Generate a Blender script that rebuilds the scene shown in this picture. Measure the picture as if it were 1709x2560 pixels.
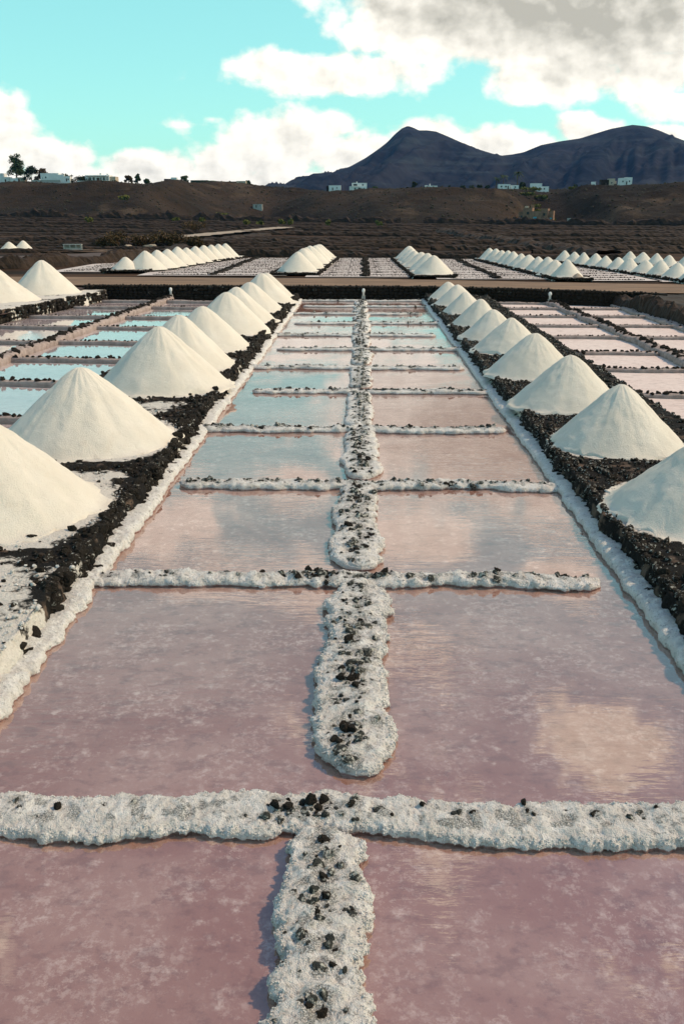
import bpy, math, random
import numpy as np
from mathutils import Vector, Matrix, Euler

R = math.radians
scene = bpy.context.scene
col = scene.collection
for o in list(bpy.data.objects):
    bpy.data.objects.remove(o)

# ------------------------------------------------------------------ camera
cam_d = bpy.data.cameras.new('camera')
cam = bpy.data.objects.new('camera', cam_d); col.objects.link(cam)
cam.location = (0, 0, 5.0)
cam.rotation_euler = Euler((R(90 - 17.94), 0, R(1.2)), 'XYZ')
cam_d.sensor_fit = 'VERTICAL'; cam_d.sensor_height = 36.0; cam_d.lens = 32.0
scene.cycles.max_bounces = 6; scene.cycles.diffuse_bounces = 3; scene.cycles.transparent_max_bounces = 8
cam_d.clip_start = 0.1; cam_d.clip_end = 60000
scene.camera = cam
scene.render.resolution_x = 683; scene.render.resolution_y = 1024

# ------------------------------------------------------------------ light and exposure
SUN_AZ, SUN_EL = 82.0, 44.0            # azimuth from +Y towards +X
scene.view_settings.view_transform = 'Standard'
scene.view_settings.look = 'None'
scene.view_settings.exposure = 0.0
scene.view_settings.gamma = 1.0
scene.view_settings.use_curve_mapping = False

sun_d = bpy.data.lights.new('sun', 'SUN'); sun_d.energy = 3.5; sun_d.angle = R(2.0)
sun_d.color = (1.0, 0.76, 0.50)
sun = bpy.data.objects.new('sun', sun_d); col.objects.link(sun)
sd = Vector((math.sin(R(SUN_AZ)) * math.cos(R(SUN_EL)), math.cos(R(SUN_AZ)) * math.cos(R(SUN_EL)), math.sin(R(SUN_EL))))
sun.rotation_euler = sd.to_track_quat('Z', 'Y').to_euler()
sun.location = (60, 20, 40)


class NT:
    """small helper to write node trees"""
    def __init__(s, tree):
        s.t = tree; s.n = tree.nodes; s.l = tree.links; s.n.clear()
    def node(s, typ, **kw):
        nd = s.n.new(typ)
        for k, v in kw.items():
            setattr(nd, k, v)
        return nd
    def put(s, sock, v):
        if isinstance(v, bpy.types.NodeSocket):
            s.l.new(v, sock)
        elif v is not None:
            sock.default_value = v
    def m(s, op, a, b=None, c=None, clamp=False):
        nd = s.node('ShaderNodeMath', operation=op, use_clamp=clamp)
        s.put(nd.inputs[0], a); s.put(nd.inputs[1], b); s.put(nd.inputs[2], c)
        return nd.outputs[0]
    def mix(s, f, a, b, blend='MIX'):
        nd = s.node('ShaderNodeMix', data_type='RGBA', blend_type=blend)
        s.put(nd.inputs[0], f); s.put(nd.inputs[6], a); s.put(nd.inputs[7], b)
        return nd.outputs[2]
    def sstep(s, v, lo, hi):
        nd = s.node('ShaderNodeMapRange', interpolation_type='SMOOTHSTEP')
        s.put(nd.inputs[0], v); s.put(nd.inputs[1], lo); s.put(nd.inputs[2], hi)
        return nd.outputs[0]
    def noise(s, vec, scale, detail=4, rough=0.55, dim='3D', lac=2.0, dist=0.0):
        nd = s.node('ShaderNodeTexNoise', noise_dimensions=dim)
        s.put(nd.inputs['Vector'], vec); s.put(nd.inputs['Scale'], scale); s.put(nd.inputs['Detail'], detail)
        s.put(nd.inputs['Roughness'], rough); s.put(nd.inputs['Lacunarity'], lac); s.put(nd.inputs['Distortion'], dist)
        return nd.outputs[0]
    def scale(s, vec, xyz):
        nd = s.node('ShaderNodeVectorMath', operation='MULTIPLY'); s.put(nd.inputs[0], vec); nd.inputs[1].default_value = xyz
        return nd.outputs[0]
    def bump(s, h, strength, dist, normal=None):
        nd = s.node('ShaderNodeBump'); nd.inputs['Strength'].default_value = strength; nd.inputs['Distance'].default_value = dist
        s.put(nd.inputs['Height'], h)
        if normal is not None: s.put(nd.inputs['Normal'], normal)
        return nd.outputs[0]


def C4(c): return (c[0], c[1], c[2], 1.0)


# ------------------------------------------------------------------ world: sky with cumulus
def build_world():
    w = bpy.data.worlds.new('World'); scene.world = w; w.use_nodes = True
    T = NT(w.node_tree)
    out = T.node('ShaderNodeOutputWorld'); bg = T.node('ShaderNodeBackground')
    T.l.new(bg.outputs[0], out.inputs[0])
    sky = T.node('ShaderNodeTexSky', sky_type='NISHITA')
    sky.sun_disc = False; sky.sun_elevation = R(SUN_EL); sky.sun_rotation = R(SUN_AZ)
    sky.altitude = 20; sky.air_density = 1.0; sky.dust_density = 0.6; sky.ozone_density = 1.0
    S = 0.15
    # turquoise cast of the photograph's sky
    blue = T.mix(1.0, sky.outputs[0], (1.15, 1.62, 1.30, 1), 'MULTIPLY')
    tc = T.node('ShaderNodeTexCoord')
    sep = T.node('ShaderNodeSeparateXYZ'); T.l.new(tc.outputs['Generated'], sep.inputs[0])
    x, y, z = sep.outputs
    az = T.m('MULTIPLY', T.m('ARCTAN2', x, y), 57.2958)
    el = T.m('MULTIPLY', T.m('ARCSINE', z), 57.2958)
    P = T.node('ShaderNodeCombineXYZ'); T.put(P.inputs[0], az); T.put(P.inputs[1], el)
    pv = P.outputs[0]
    n1 = T.noise(T.scale(pv, (1, 1.25, 1)), 0.40, 7, 0.52)                 # billows
    n2 = T.noise(T.scale(pv, (1, 1.3, 1)), 0.16, 2, 0.5)                    # broad masses
    # (azimuth, elevation, radius az, radius el, weight)
    B = [(13.5, 12.6, 18.0, 6.0, 1.9), (3.4, 10.8, 6.5, 3.2, 1.2),
         (-1.8, 7.75, 7.4, 1.35, 1.15), (-5.2, 8.1, 3.6, 1.2, 1.0), (11.0, 7.3, 6.4, 1.5, 1.1), (16.5, 7.4, 4.0, 1.8, 1.2), (17.0, 6.0, 2.6, 1.0, 1.0),
         (-4.8, 3.9, 4.6, 2.4, 1.2), (-1.6, 5.0, 1.8, 1.2, .8), (-0.5, 3.4, 5.0, 1.7, 1.1), (-8.8, 2.9, 1.9, 1.5, 1.0), (-12.0, 2.5, 4.2, 1.35, 1.2),
         (-20.3, 4.2, 2.5, 2.7, 1.2), (-17.6, 3.0, 2.6, 1.7, 1.1), (-24, 4, 4, 2.5, 1.1),
         (4.0, 4.4, 3.2, 1.15, 1.1), (8.0, 4.0, 5.0, 1.25, 1.1), (12.6, 4.7, 2.2, 1.1, 1.0), (16.9, 4.1, 1.3, .8, 1.0),
         (-10.4, 5.05, 1.9, .34, .30), (-8.7, 5.35, 1.6, .3, .26),
         (-2.0, 1.3, 44.0, 1.7, 1.5), (24, 6, 6, 2.5, 1.1), (-14, 18.5, 7, 2.2, .95), (-3, 22.5, 5.5, 2.2, .9), (4, 26.5, 4, 1.6, .8), (3.5, 19.5, 5.0, 2.4, 1.1), (13.2, 21.5, 2.8, 1.5, 1.5), (-9.5, 22, 4, 1.6, .9), (-4.5, 16.2, 3.6, 1.5, 1.0), (17, 31, 5, 3, 1.1)]
    dens = None; big = None
    for k, (a, e, ra, re, wt) in enumerate(B):
        vm = T.node('ShaderNodeVectorMath', operation='MULTIPLY_ADD'); T.put(vm.inputs[0], pv)
        vm.inputs[1].default_value = (1 / ra, 1 / re, 0); vm.inputs[2].default_value = (-a / ra, -e / re, 0)
        ln = T.node('ShaderNodeVectorMath', operation='LENGTH'); T.put(ln.inputs[0], vm.outputs[0])
        v = T.m('MULTIPLY_ADD', ln.outputs['Value'], -wt, wt)
        if k == 0: big = v
        dens = v if dens is None else T.m('MAXIMUM', dens, v)
    # beyond the frame: the same broken cumulus all round
    zz = T.m('ADD', T.m('ABSOLUTE', z), 0.12)
    q = T.node('ShaderNodeCombineXYZ'); T.put(q.inputs[0], T.m('DIVIDE', x, zz)); T.put(q.inputs[1], T.m('DIVIDE', y, zz))
    g = T.noise(q.outputs[0], 1.3, 5, 0.55)
    gen = T.m('MULTIPLY', T.m('SUBTRACT', g, 0.575), 5.0)
    aw = T.sstep(T.m('ABSOLUTE', T.m('ADD', az, 1.0)), 24.0, 32.0)
    ew = T.sstep(el, 20.0, 27.0)
    win = T.m('MAXIMUM', aw, ew)
    gen = T.m('SUBTRACT', gen, T.m('MULTIPLY', T.m('SUBTRACT', 1.0, win), 6.0))
    dens = T.m('MAXIMUM', dens, gen)
    D = T.m('ADD', dens, T.m('MULTIPLY', T.m('SUBTRACT', n1, 0.5), 1.9))
    D = T.m('ADD', D, T.m('MULTIPLY', T.m('SUBTRACT', n2, 0.5), 0.5))
    alpha = T.sstep(D, -0.03, 0.42)
    # shading: relief of the billows seen towards the sun, grey thick bellies
    off = T.node('ShaderNodeVectorMath', operation='ADD'); T.put(off.inputs[0], pv); off.inputs[1].default_value = (0.5, 0.35, 0)
    n1b = T.noise(T.scale(off.outputs[0], (1, 1.25, 1)), 0.40, 5, 0.52)
    rel = T.m('MULTIPLY', T.m('SUBTRACT', n1, n1b), 2.1)
    belly = T.m('MULTIPLY', T.sstep(T.m('ADD', big, T.m('MULTIPLY', T.m('SUBTRACT', n2, 0.5), 0.9)), 0.0, 1.0), 0.66)
    thick = T.m('MULTIPLY', T.sstep(D, 0.30, 1.5), 0.36)
    sh = T.m('SUBTRACT', T.m('ADD', T.m('ADD', belly, thick), T.m('MULTIPLY', T.m('SUBTRACT', 0.5, n1), 0.35)), rel, clamp=True)
    cc = T.mix(sh, (1.30, 1.235, 1.09, 1), (0.56, 0.54, 0.465, 1))
    low = T.mix(0.55, T.mix(1.0, blue, (S, S, S, 1), 'MULTIPLY'), (0.30, 0.84, 0.78, 1))
    skyc = T.mix(T.sstep(el, 12.0, 42.0), low, T.mix(1.0, sky.outputs[0], (S, S, S, 1), 'MULTIPLY'))
    fin = T.mix(alpha, skyc, cc)
    T.l.new(fin, bg.inputs[0]); bg.inputs[1].default_value = 1.0
build_world()
scene.world.cycles.sampling_method = 'MANUAL'; scene.world.cycles.sample_map_resolution = 512

# ------------------------------------------------------------------ numpy noise
def _hash(ix, iy, iz, seed):
    h = (ix.astype(np.uint32) * np.uint32(374761393) + iy.astype(np.uint32) * np.uint32(668265263)
         + iz.astype(np.uint32) * np.uint32(2147483647) + np.uint32((seed * 144665 + 77) & 0xffffffff))
    h = (h ^ (h >> np.uint32(13))) * np.uint32(1274126177)
    h = (h ^ (h >> np.uint32(16))) * np.uint32(2246822519)
    h = h ^ (h >> np.uint32(15))
    return h.astype(np.float64) / 4294967295.0

def vn(p, seed=0):
    p = np.asarray(p, float); i = np.floor(p).astype(np.int64); f = p - i
    f = f * f * f * (f * (f * 6 - 15) + 10)
    r = 0
    for dx in (0, 1):
        wx = f[:, 0] if dx else 1 - f[:, 0]
        for dy in (0, 1):
            wy = f[:, 1] if dy else 1 - f[:, 1]
            for dz in (0, 1):
                wz = f[:, 2] if dz else 1 - f[:, 2]
                r = r + wx * wy * wz * _hash(i[:, 0] + dx, i[:, 1] + dy, i[:, 2] + dz, seed)
    return r * 2 - 1

def fbm(p, octs=4, seed=0, gain=0.5, ridged=False):
    r = 0; a = 1.0; q = np.asarray(p, float); tot = 0
    for k in range(octs):
        v = vn(q, seed + k * 17)
        if ridged: v = 1 - 2 * np.abs(v)
        r = r + a * v; tot += a; a *= gain; q = q * 2.03 + 11.3
    return r / tot

def worley(p, seed=0):
    i = np.floor(p).astype(np.int64); best = np.full(len(p), 9.0)
    for dx in (-1, 0, 1):
        for dy in (-1, 0, 1):
            for dz in (-1, 0, 1):
                a, b, c = i[:, 0] + dx, i[:, 1] + dy, i[:, 2] + dz
                fx = a + _hash(a, b, c, seed); fy = b + _hash(a, b, c, seed + 1); fz = c + _hash(a, b, c, seed + 2)
                best = np.minimum(best, (fx - p[:, 0]) ** 2 + (fy - p[:, 1]) ** 2 + (fz - p[:, 2]) ** 2)
    return np.sqrt(best)

def xyz(x, y, z): 
    x = np.asarray(x, float); return np.stack([x, np.broadcast_to(y, x.shape), np.broadcast_to(z, x.shape)], -1)

# ------------------------------------------------------------------ mesh helpers
def make_mesh(name, verts, faces, smooth=True, attrs=None):
    verts = np.asarray(verts, np.float32); faces = np.asarray(faces, np.int32)
    me = bpy.data.meshes.new(name)
    k = faces.shape[1]
    me.vertices.add(len(verts)); me.vertices.foreach_set('co', verts.ravel())
    me.loops.add(faces.size); me.loops.foreach_set('vertex_index', faces.ravel())
    me.polygons.add(len(faces))
    me.polygons.foreach_set('loop_start', np.arange(0, faces.size, k, dtype=np.int32))
    me.polygons.foreach_set('use_smooth', np.full(len(faces), smooth, bool))
    me.update(calc_edges=True)
    for an, av in (attrs or {}).items():
        at = me.attributes.new(an, 'FLOAT', 'POINT'); at.data.foreach_set('value', np.asarray(av, np.float32))
    return me

def add_obj(name, me, mat=None, parent=None):
    o = bpy.data.objects.new(name, me); col.objects.link(o)
    if mat is not None and not me.materials: me.materials.append(mat)
    if parent is not None: o.parent = parent
    return o

def tag(o, label=None, cat=None, group=None, kind=None):
    if label: o['label'] = label
    if cat: o['category'] = cat
    if group: o['group'] = group
    if kind: o['kind'] = kind
    return o

def empty(name, loc=(0, 0, 0), rz=0):
    o = bpy.data.objects.new(name, None); col.objects.link(o); o.location = loc; o.rotation_euler.z = rz
    o.empty_display_size = 0.2
    return o

def grid_faces(nu, nv, flip=False):
    a = np.arange(nu * nv).reshape(nu, nv)
    f = np.stack([a[:-1, :-1], a[1:, :-1], a[1:, 1:], a[:-1, 1:]], -1).reshape(-1, 4)
    return f[:, ::-1] if flip else f

class MB:
    """collects boxes / prisms / lathes into one mesh"""
    def __init__(s): s.v = []; s.f = []
    def poly(s, vs, fs):
        o = len(s.v); s.v += [tuple(v) for v in vs]; s.f += [tuple(i + o for i in f) for f in fs]
    def box(s, c, d, rz=0, taper=1.0):
        ca, sa = math.cos(rz), math.sin(rz); vs = []
        for zz in (-1, 1):
            k = taper if zz > 0 else 1
            for sx, sy in ((-1, -1), (1, -1), (1, 1), (-1, 1)):
                X, Y = sx * d[0] / 2 * k, sy * d[1] / 2 * k
                vs.append((c[0] + X * ca - Y * sa, c[1] + X * sa + Y * ca, c[2] + zz * d[2] / 2))
        s.poly(vs, [(3, 2, 1, 0), (4, 5, 6, 7), (0, 1, 5, 4), (1, 2, 6, 5), (2, 3, 7, 6), (3, 0, 4, 7)])
        return s
    def lathe(s, prof, n=12, c=(0, 0, 0)):
        vs = []; fs = []
        for r, z in prof:
            for k in range(n):
                a = 2 * math.pi * k / n; vs.append((c[0] + r * math.cos(a), c[1] + r * math.sin(a), c[2] + z))
        for i in range(len(prof) - 1):
            for k in range(n):
                k2 = (k + 1) % n; fs.append((i * n + k, i * n + k2, (i + 1) * n + k2, (i + 1) * n + k))
        fs.append(tuple(range(n))[::-1]); fs.append(tuple((len(prof) - 1) * n + k for k in range(n)))
        s.poly(vs, fs); return s
    def tube(s, pts, rad, n=6):
        pts = [Vector(p) for p in pts]; vs = []; fs = []
        for i, p in enumerate(pts):
            d = (pts[min(i + 1, len(pts) - 1)] - pts[max(i - 1, 0)]).normalized()
            u = d.orthogonal().normalized(); v = d.cross(u)
            for k in range(n):
                a = 2 * math.pi * k / n; vs.append(tuple(p + (u * math.cos(a) + v * math.sin(a)) * rad[i]))
        for i in range(len(pts) - 1):
            for k in range(n):
                k2 = (k + 1) % n; fs.append((i * n + k, i * n + k2, (i + 1) * n + k2, (i + 1) * n + k))
        s.poly(vs, fs); return s
    def build(s, name, mat, parent=None, smooth=False):
        me = bpy.data.meshes.new(name); me.from_pydata(s.v, [], s.f); me.update()
        if smooth:
            for p in me.polygons: p.use_smooth = True
        return add_obj(name, me, mat, parent)

# ------------------------------------------------------------------ materials
def new_mat(name):
    m = bpy.data.materials.new(name); m.use_nodes = True
    T = NT(m.node_tree); out = T.node('ShaderNodeOutputMaterial')
    return m, T, out

def principled(T, out, colr, rough=0.8, normal=None, spec=0.5):
    b = T.node('ShaderNodeBsdfPrincipled')
    T.put(b.inputs['Base Color'], C4(colr) if isinstance(colr, tuple) and len(colr) == 3 else colr)
    T.put(b.inputs['Roughness'], rough); T.put(b.inputs['Specular IOR Level'], spec)
    if normal is not None: T.put(b.inputs['Normal'], normal)
    T.l.new(b.outputs[0], out.inputs[0]); return b

def pos(T): return T.node('ShaderNodeNewGeometry').outputs['Position']
def attr(T, n): return T.node('ShaderNodeAttribute', attribute_name=n).outputs['Fac']

M = {}
def mat_crust():
    m, T, out = new_mat('salt_crust'); p = pos(T)
    n = T.noise(p, 7, 6, 0.6); n2 = T.noise(p, 26, 5, 0.65); n3 = T.noise(p, 90, 3, 0.6)
    c = T.mix(T.sstep(n, 0.35, 0.7), (0.70, 0.67, 0.62, 1), (0.86, 0.845, 0.81, 1))
    c = T.mix(T.m('MULTIPLY', T.sstep(n2, 0.555, 0.66), 0.62), c, (0.19, 0.195, 0.19, 1))     # grit frozen in the salt, plus painted-in shade of its pores
    c = T.mix(T.m('MULTIPLY', T.sstep(T.m('ADD', attr(T, 'grit'), T.m('MULTIPLY', T.m('SUBTRACT', n2, 0.5), 0.9)), 0.35, 0.75), T.m('MULTIPLY', T.sstep(n3, 0.40, 0.56), 0.85)), c, (0.13, 0.135, 0.12, 1))
    st = T.sstep(T.m('ADD', attr(T, 'stain'), T.m('MULTIPLY', T.m('SUBTRACT', n2, 0.5), 0.6)), 0.35, 0.75)
    c = T.mix(st, c, (0.36, 0.215, 0.185, 1))                                             # brine stain at the waterline
    h = T.m('ADD', T.m('MULTIPLY', n2, 1.0), T.m('MULTIPLY', n3, 0.5))
    principled(T, out, c, 0.62, T.bump(h, 1.0, 0.045), 0.35)
    return m
def mat_pile():
    m, T, out = new_mat('pile_salt'); p = pos(T)
    n = T.noise(p, 1.1, 5, 0.6); n2 = T.noise(p, 45, 4, 0.7); n3 = T.noise(p, 6, 5, 0.6)
    c = T.mix(T.sstep(n, 0.3, 0.75), (0.70, 0.645, 0.550, 1), (0.76, 0.71, 0.62, 1))
    c = T.mix(T.m('MULTIPLY', T.sstep(T.noise(p, 2.3, 6, 0.65), 0.58, 0.72), 0.3), c, (0.64, 0.54, 0.43, 1))
    principled(T, out, c, 0.85, T.bump(T.m('ADD', n2, T.m('MULTIPLY', n3, 0.8)), 0.75, 0.03), 0.2)
    return m
def mat_rock(name, crust=0.0, base=(0.0150, 0.0122, 0.0096)):
    m, T, out = new_mat(name); p = pos(T)
    n = T.noise(p, 9, 5, 0.6); n2 = T.noise(p, 60, 4, 0.7)
    c = T.mix(n, C4(base), C4(tuple(v * 2.0 for v in base)))
    oi = T.node('ShaderNodeObjectInfo')
    if crust > 0:
        ge = T.node('ShaderNodeNewGeometry'); sz = T.node('ShaderNodeSeparateXYZ'); T.l.new(ge.outputs['Normal'], sz.inputs[0])
        k = T.m('ADD', T.noise(p, 22, 5, 0.65), T.m('MULTIPLY', oi.outputs['Random'], 0.10))
        c = T.mix(T.sstep(k, 0.72 - crust * 0.3, 0.86 - crust * 0.3), c, (0.55, 0.54, 0.48, 1))
    principled(T, out, c, 0.9, T.bump(n2, 0.9, 0.03), 0.15)
    return m
def mat_berm(name, salt=(0.74, 0.70, 0.63), dark=(0.012, 0.011, 0.010), soil=(0.14, 0.10, 0.075)):
    m, T, out = new_mat(name); p = pos(T)
    n = T.noise(p, 5, 6, 0.65); n2 = T.noise(p, 24, 5, 0.7)
    k = T.sstep(T.m('ADD', attr(T, 'salt'), T.m('MULTIPLY', T.m('SUBTRACT', n, 0.5), 1.1)), 0.42, 0.58)
    dk = T.mix(T.sstep(T.noise(p, 2.2, 4, 0.6), 0.55, 0.68), C4(dark), C4(soil))
    sc = T.mix(T.sstep(n2, 0.35, 0.7), C4(tuple(v * 0.82 for v in salt)), C4(salt))
    c = T.mix(k, dk, sc)
    principled(T, out, c, 0.9, T.bump(T.m('ADD', n2, n), 0.9, 0.05), 0.15)
    return m
def mat_water(name, tint, ripple, rscale=(0.8, 3.2, 1), rough=0.015, ior=2.3):
    m, T, out = new_mat(name); p = pos(T)
    a = T.noise(T.scale(p, rscale), 2.2, 3, 0.5); b = T.noise(T.scale(p, rscale), 7.0, 2, 0.5)
    calm = T.sstep(T.noise(p, 0.30, 2, 0.5), 0.42, 0.64)
    h = T.m('MULTIPLY', T.m('ADD', a, T.m('MULTIPLY', b, 0.35)), T.m('ADD', 0.12, T.m('MULTIPLY', calm, 0.88)))
    nb = T.bump(h, 1.0, ripple)
    fr = T.node('ShaderNodeFresnel'); fr.inputs[0].default_value = ior; T.l.new(nb, fr.inputs['Normal'])
    bf = T.node('ShaderNodeNewGeometry').outputs['Backfacing']          # light coming up out of the shallow brine is not trapped
    fac = T.m('ADD', T.m('MULTIPLY', fr.outputs[0], T.m('SUBTRACT', 1.0, bf)), T.m('MULTIPLY', bf, 0.05))
    gl = T.node('ShaderNodeBsdfGlossy'); gl.inputs['Roughness'].default_value = rough; T.l.new(nb, gl.inputs['Normal'])
    gl.inputs['Color'].default_value = (1, 1, 1, 1)
    tr = T.node('ShaderNodeBsdfTransparent'); tr.inputs[0].default_value = C4(tint)
    mx = T.node('ShaderNodeMixShader'); T.l.new(fac, mx.inputs[0]); T.l.new(tr.outputs[0], mx.inputs[1]); T.l.new(gl.outputs[0], mx.inputs[2])
    T.l.new(mx.outputs[0], out.inputs[0])
    return m
def mat_bed(name, c1, c2, c3, murk=0.0):
    """floor of a pan: silt with blotches and crystals"""
    m, T, out = new_mat(name); p = pos(T)
    a = T.noise(T.scale(p, (0.7, 1.0, 1)), 0.55, 5, 0.6, dist=0.6); b = T.noise(p, 5.0, 8, 0.72); d = T.noise(p, 22, 4, 0.6)
    c = T.mix(T.sstep(a, 0.35, 0.68), C4(c1), C4(c2))
    c = T.mix(T.m('MULTIPLY', T.sstep(b, 0.52, 0.74), 0.75), c, C4(c3))
    c = T.mix(T.m('MULTIPLY', T.sstep(T.m('ADD', T.m('MULTIPLY', b, .6), T.m('MULTIPLY', d, .4)), 0.56, 0.64), 0.35), c, C4(c3))
    c = T.mix(T.m('MULTIPLY', T.sstep(b, 0.46, 0.30), 0.5), c, C4(tuple(v * 0.55 for v in c1)))
    vo = T.node('ShaderNodeTexVoronoi'); T.l.new(p, vo.inputs['Vector']); vo.inputs['Scale'].default_value = 6.5
    dot = T.m('MULTIPLY', T.m('SUBTRACT', 1.0, T.sstep(vo.outputs['Distance'], 0.10, 0.27)), T.sstep(T.noise(p, 1.7, 2, 0.5), 0.50, 0.64))
    c = T.mix(T.m('MULTIPLY', dot, 0.35), c, C4(c3))
    clus = T.m('MULTIPLY', T.sstep(T.noise(p, 1.3, 4, 0.6), 0.42, 0.62), T.sstep(T.noise(p, 15, 6, 0.78), 0.49, 0.60))
    c = T.mix(T.m('MULTIPLY', clus, 0.48), c, C4(c3))
    c = T.mix(T.m('MULTIPLY', T.sstep(T.noise(T.scale(p, (0.8, 1.3, 1)), 3.2, 7, 0.7), 0.50, 0.36), 0.45), c, C4(tuple(v * 0.6 for v in c1)))
    bs = principled(T, out, c, 0.9, T.bump(b, 0.4, 0.02), 0.1)
    if murk:                                                   # cloudy brine and salt slush scatter the light sideways
        bs.inputs['Subsurface Weight'].default_value = 0.75; bs.inputs['Subsurface Radius'].default_value = (1.0, 0.75, 0.7); bs.inputs['Subsurface Scale'].default_value = murk
    return m
def mat_simple(name, c, c2=None, sc=3.0, rough=0.85, bump=0.3, dist=0.02, stretch=(1, 1, 1), spec=0.3):
    m, T, out = new_mat(name); p = T.scale(pos(T), stretch)
    n = T.noise(p, sc, 6, 0.62)
    cc = T.mix(T.sstep(n, 0.3, 0.7), C4(c), C4(c2 or tuple(v * 0.75 for v in c)))
    principled(T, out, cc, rough, T.bump(T.noise(p, sc * 6, 4, 0.6), bump, dist), spec)
    return m
def mat_field():
    m, T, out = new_mat('field_soil'); p = pos(T)
    s = T.noise(T.scale(p, (0.012, 0.13, 0.1)), 1.0, 7, 0.66)
    s2 = T.noise(T.scale(p, (0.03, 0.5, 0.1)), 1.0, 6, 0.65)
    f = T.noise(p, 0.9, 6, 0.7)
    c = T.mix(T.sstep(s, 0.40, 0.62), (0.015, 0.0095, 0.006, 1), (0.074, 0.039, 0.022, 1))
    c = T.mix(T.m('MULTIPLY', T.sstep(s2, 0.52, 0.66), 0.8), c, (0.014, 0.013, 0.012, 1))
    c = T.mix(T.m('MULTIPLY', T.sstep(T.noise(T.scale(p, (0.02, 0.2, .1)), 1.0, 4, 0.6), 0.60, 0.70), 0.5), c, (0.10, 0.055, 0.045, 1))
    c = T.mix(T.m('MULTIPLY', T.sstep(f, 0.58, 0.74), 0.3), c, (0.10, 0.070, 0.042, 1))
    principled(T, out, c, 0.95, T.bump(f, 0.6, 0.2), 0.1)
    return m
def mat_hill():
    m, T, out = new_mat('hill_scrub'); p = pos(T)
    a = T.noise(p, 0.012, 6, 0.62); b = T.noise(p, 0.09, 7, 0.68); d = T.noise(p, 0.5, 5, 0.7)
    c = T.mix(T.sstep(a, 0.38, 0.64), (0.018, 0.013, 0.009, 1), (0.044, 0.030, 0.020, 1))
    c = T.mix(T.m('MULTIPLY', T.sstep(b, 0.50, 0.66), 0.7), c, (0.024, 0.021, 0.016, 1))
    c = T.mix(T.m('MULTIPLY', T.sstep(d, 0.57, 0.68), 0.75), c, (0.018, 0.019, 0.012, 1))
    c = T.mix(T.m('MULTIPLY', T.sstep(T.noise(p, 0.03, 6, 0.65), 0.54, 0.68), 0.75), c, (0.10, 0.070, 0.046, 1))
    principled(T, out, c, 0.95, T.bump(T.m('ADD', b, T.m('MULTIPLY', d, 0.5)), 0.8, 2.5), 0.1)
    return m
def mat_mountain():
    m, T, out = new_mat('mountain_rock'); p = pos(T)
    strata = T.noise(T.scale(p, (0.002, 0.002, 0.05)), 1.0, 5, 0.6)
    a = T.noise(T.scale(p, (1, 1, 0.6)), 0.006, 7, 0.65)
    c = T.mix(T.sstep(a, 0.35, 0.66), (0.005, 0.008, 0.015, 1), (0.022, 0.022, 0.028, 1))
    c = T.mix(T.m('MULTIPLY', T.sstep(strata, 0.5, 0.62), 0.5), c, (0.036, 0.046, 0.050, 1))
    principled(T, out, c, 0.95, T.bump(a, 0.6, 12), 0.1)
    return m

M['crust'] = mat_crust(); M['crust_pink'] = mat_simple('pink_grey_crust', (0.42, 0.345, 0.315), (0.26, 0.21, 0.19), 3.0, bump=0.9, dist=0.04); M['pile'] = mat_pile()
M['rock'] = mat_rock('lava_rock'); M['rock_crust'] = mat_rock('lava_rock_crusted', 0.58, (0.030, 0.031, 0.028)); M['rock_dust'] = mat_rock('lava_rock_dusted', 0.30)
M['berm'] = mat_berm('berm_top'); M['berm_dark'] = mat_berm('berm_rubble')
M['water'] = mat_water('brine', (0.97, 0.94, 0.94), 0.0042)
M['water2'] = mat_water('brine_still', (0.98, 0.96, 0.96), 0.0025)
M['bed'] = mat_bed('pan_floor', (0.300, 0.158, 0.118), (0.395, 0.255, 0.205), (0.62, 0.51, 0.45))
M['bed_pale'] = mat_bed('pan_floor_pale', (0.46, 0.40, 0.41), (0.54, 0.48, 0.48), (0.68, 0.64, 0.63))
M['bed_dry'] = mat_bed('pan_floor_salt', (0.68, 0.565, 0.52), (0.73, 0.635, 0.59), (0.78, 0.71, 0.67))
M['bed_white'] = mat_bed('pan_floor_white', (0.50, 0.445, 0.42), (0.64, 0.59, 0.56), (0.74, 0.70, 0.67))
M['road'] = mat_simple('dirt_road', (0.26, 0.165, 0.10), (0.15, 0.095, 0.060), 0.7, bump=0.5, dist=0.05, stretch=(0.4, 1.6, 1))
M['yard'] = mat_simple('packed_soil', (0.10, 0.062, 0.050), (0.065, 0.042, 0.035), 0.5)
M['path'] = mat_simple('pale_gravel', (0.40, 0.32, 0.25), (0.30, 0.23, 0.17), 0.8)
M['ground'] = mat_simple('volcanic_ground', (0.060, 0.042, 0.029), (0.026, 0.020, 0.015), 0.4, bump=0.6, dist=0.1)
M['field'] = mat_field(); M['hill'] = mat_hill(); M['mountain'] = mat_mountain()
M['white'] = mat_simple('whitewash', (0.80, 0.79, 0.76), (0.72, 0.71, 0.68), 0.4, bump=0.05)
M['beige'] = mat_simple('beige_render', (0.55, 0.45, 0.34), (0.46, 0.37, 0.28), 0.4, bump=0.1)
M['stonehouse'] = mat_simple('rubble_masonry', (0.32, 0.19, 0.12), (0.20, 0.12, 0.08), 0.8, bump=0.8, dist=0.15)
M['pane'] = mat_simple('window_dark', (0.05, 0.06, 0.065), (0.04, 0.045, 0.05), 1.0, rough=0.2, bump=0.0)
M['door_blue'] = mat_simple('blue_door_paint', (0.12, 0.42, 0.55), None, 1.0)
M['door'] = mat_simple('door_wood', (0.10, 0.07, 0.05), None, 1.0)
M['green'] = mat_simple('green_sheeting', (0.08, 0.30, 0.13), (0.05, 0.16, 0.08), 0.6)
M['concrete'] = mat_simple('concrete', (0.42, 0.41, 0.37), (0.33, 0.32, 0.29), 1.5)
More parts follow.
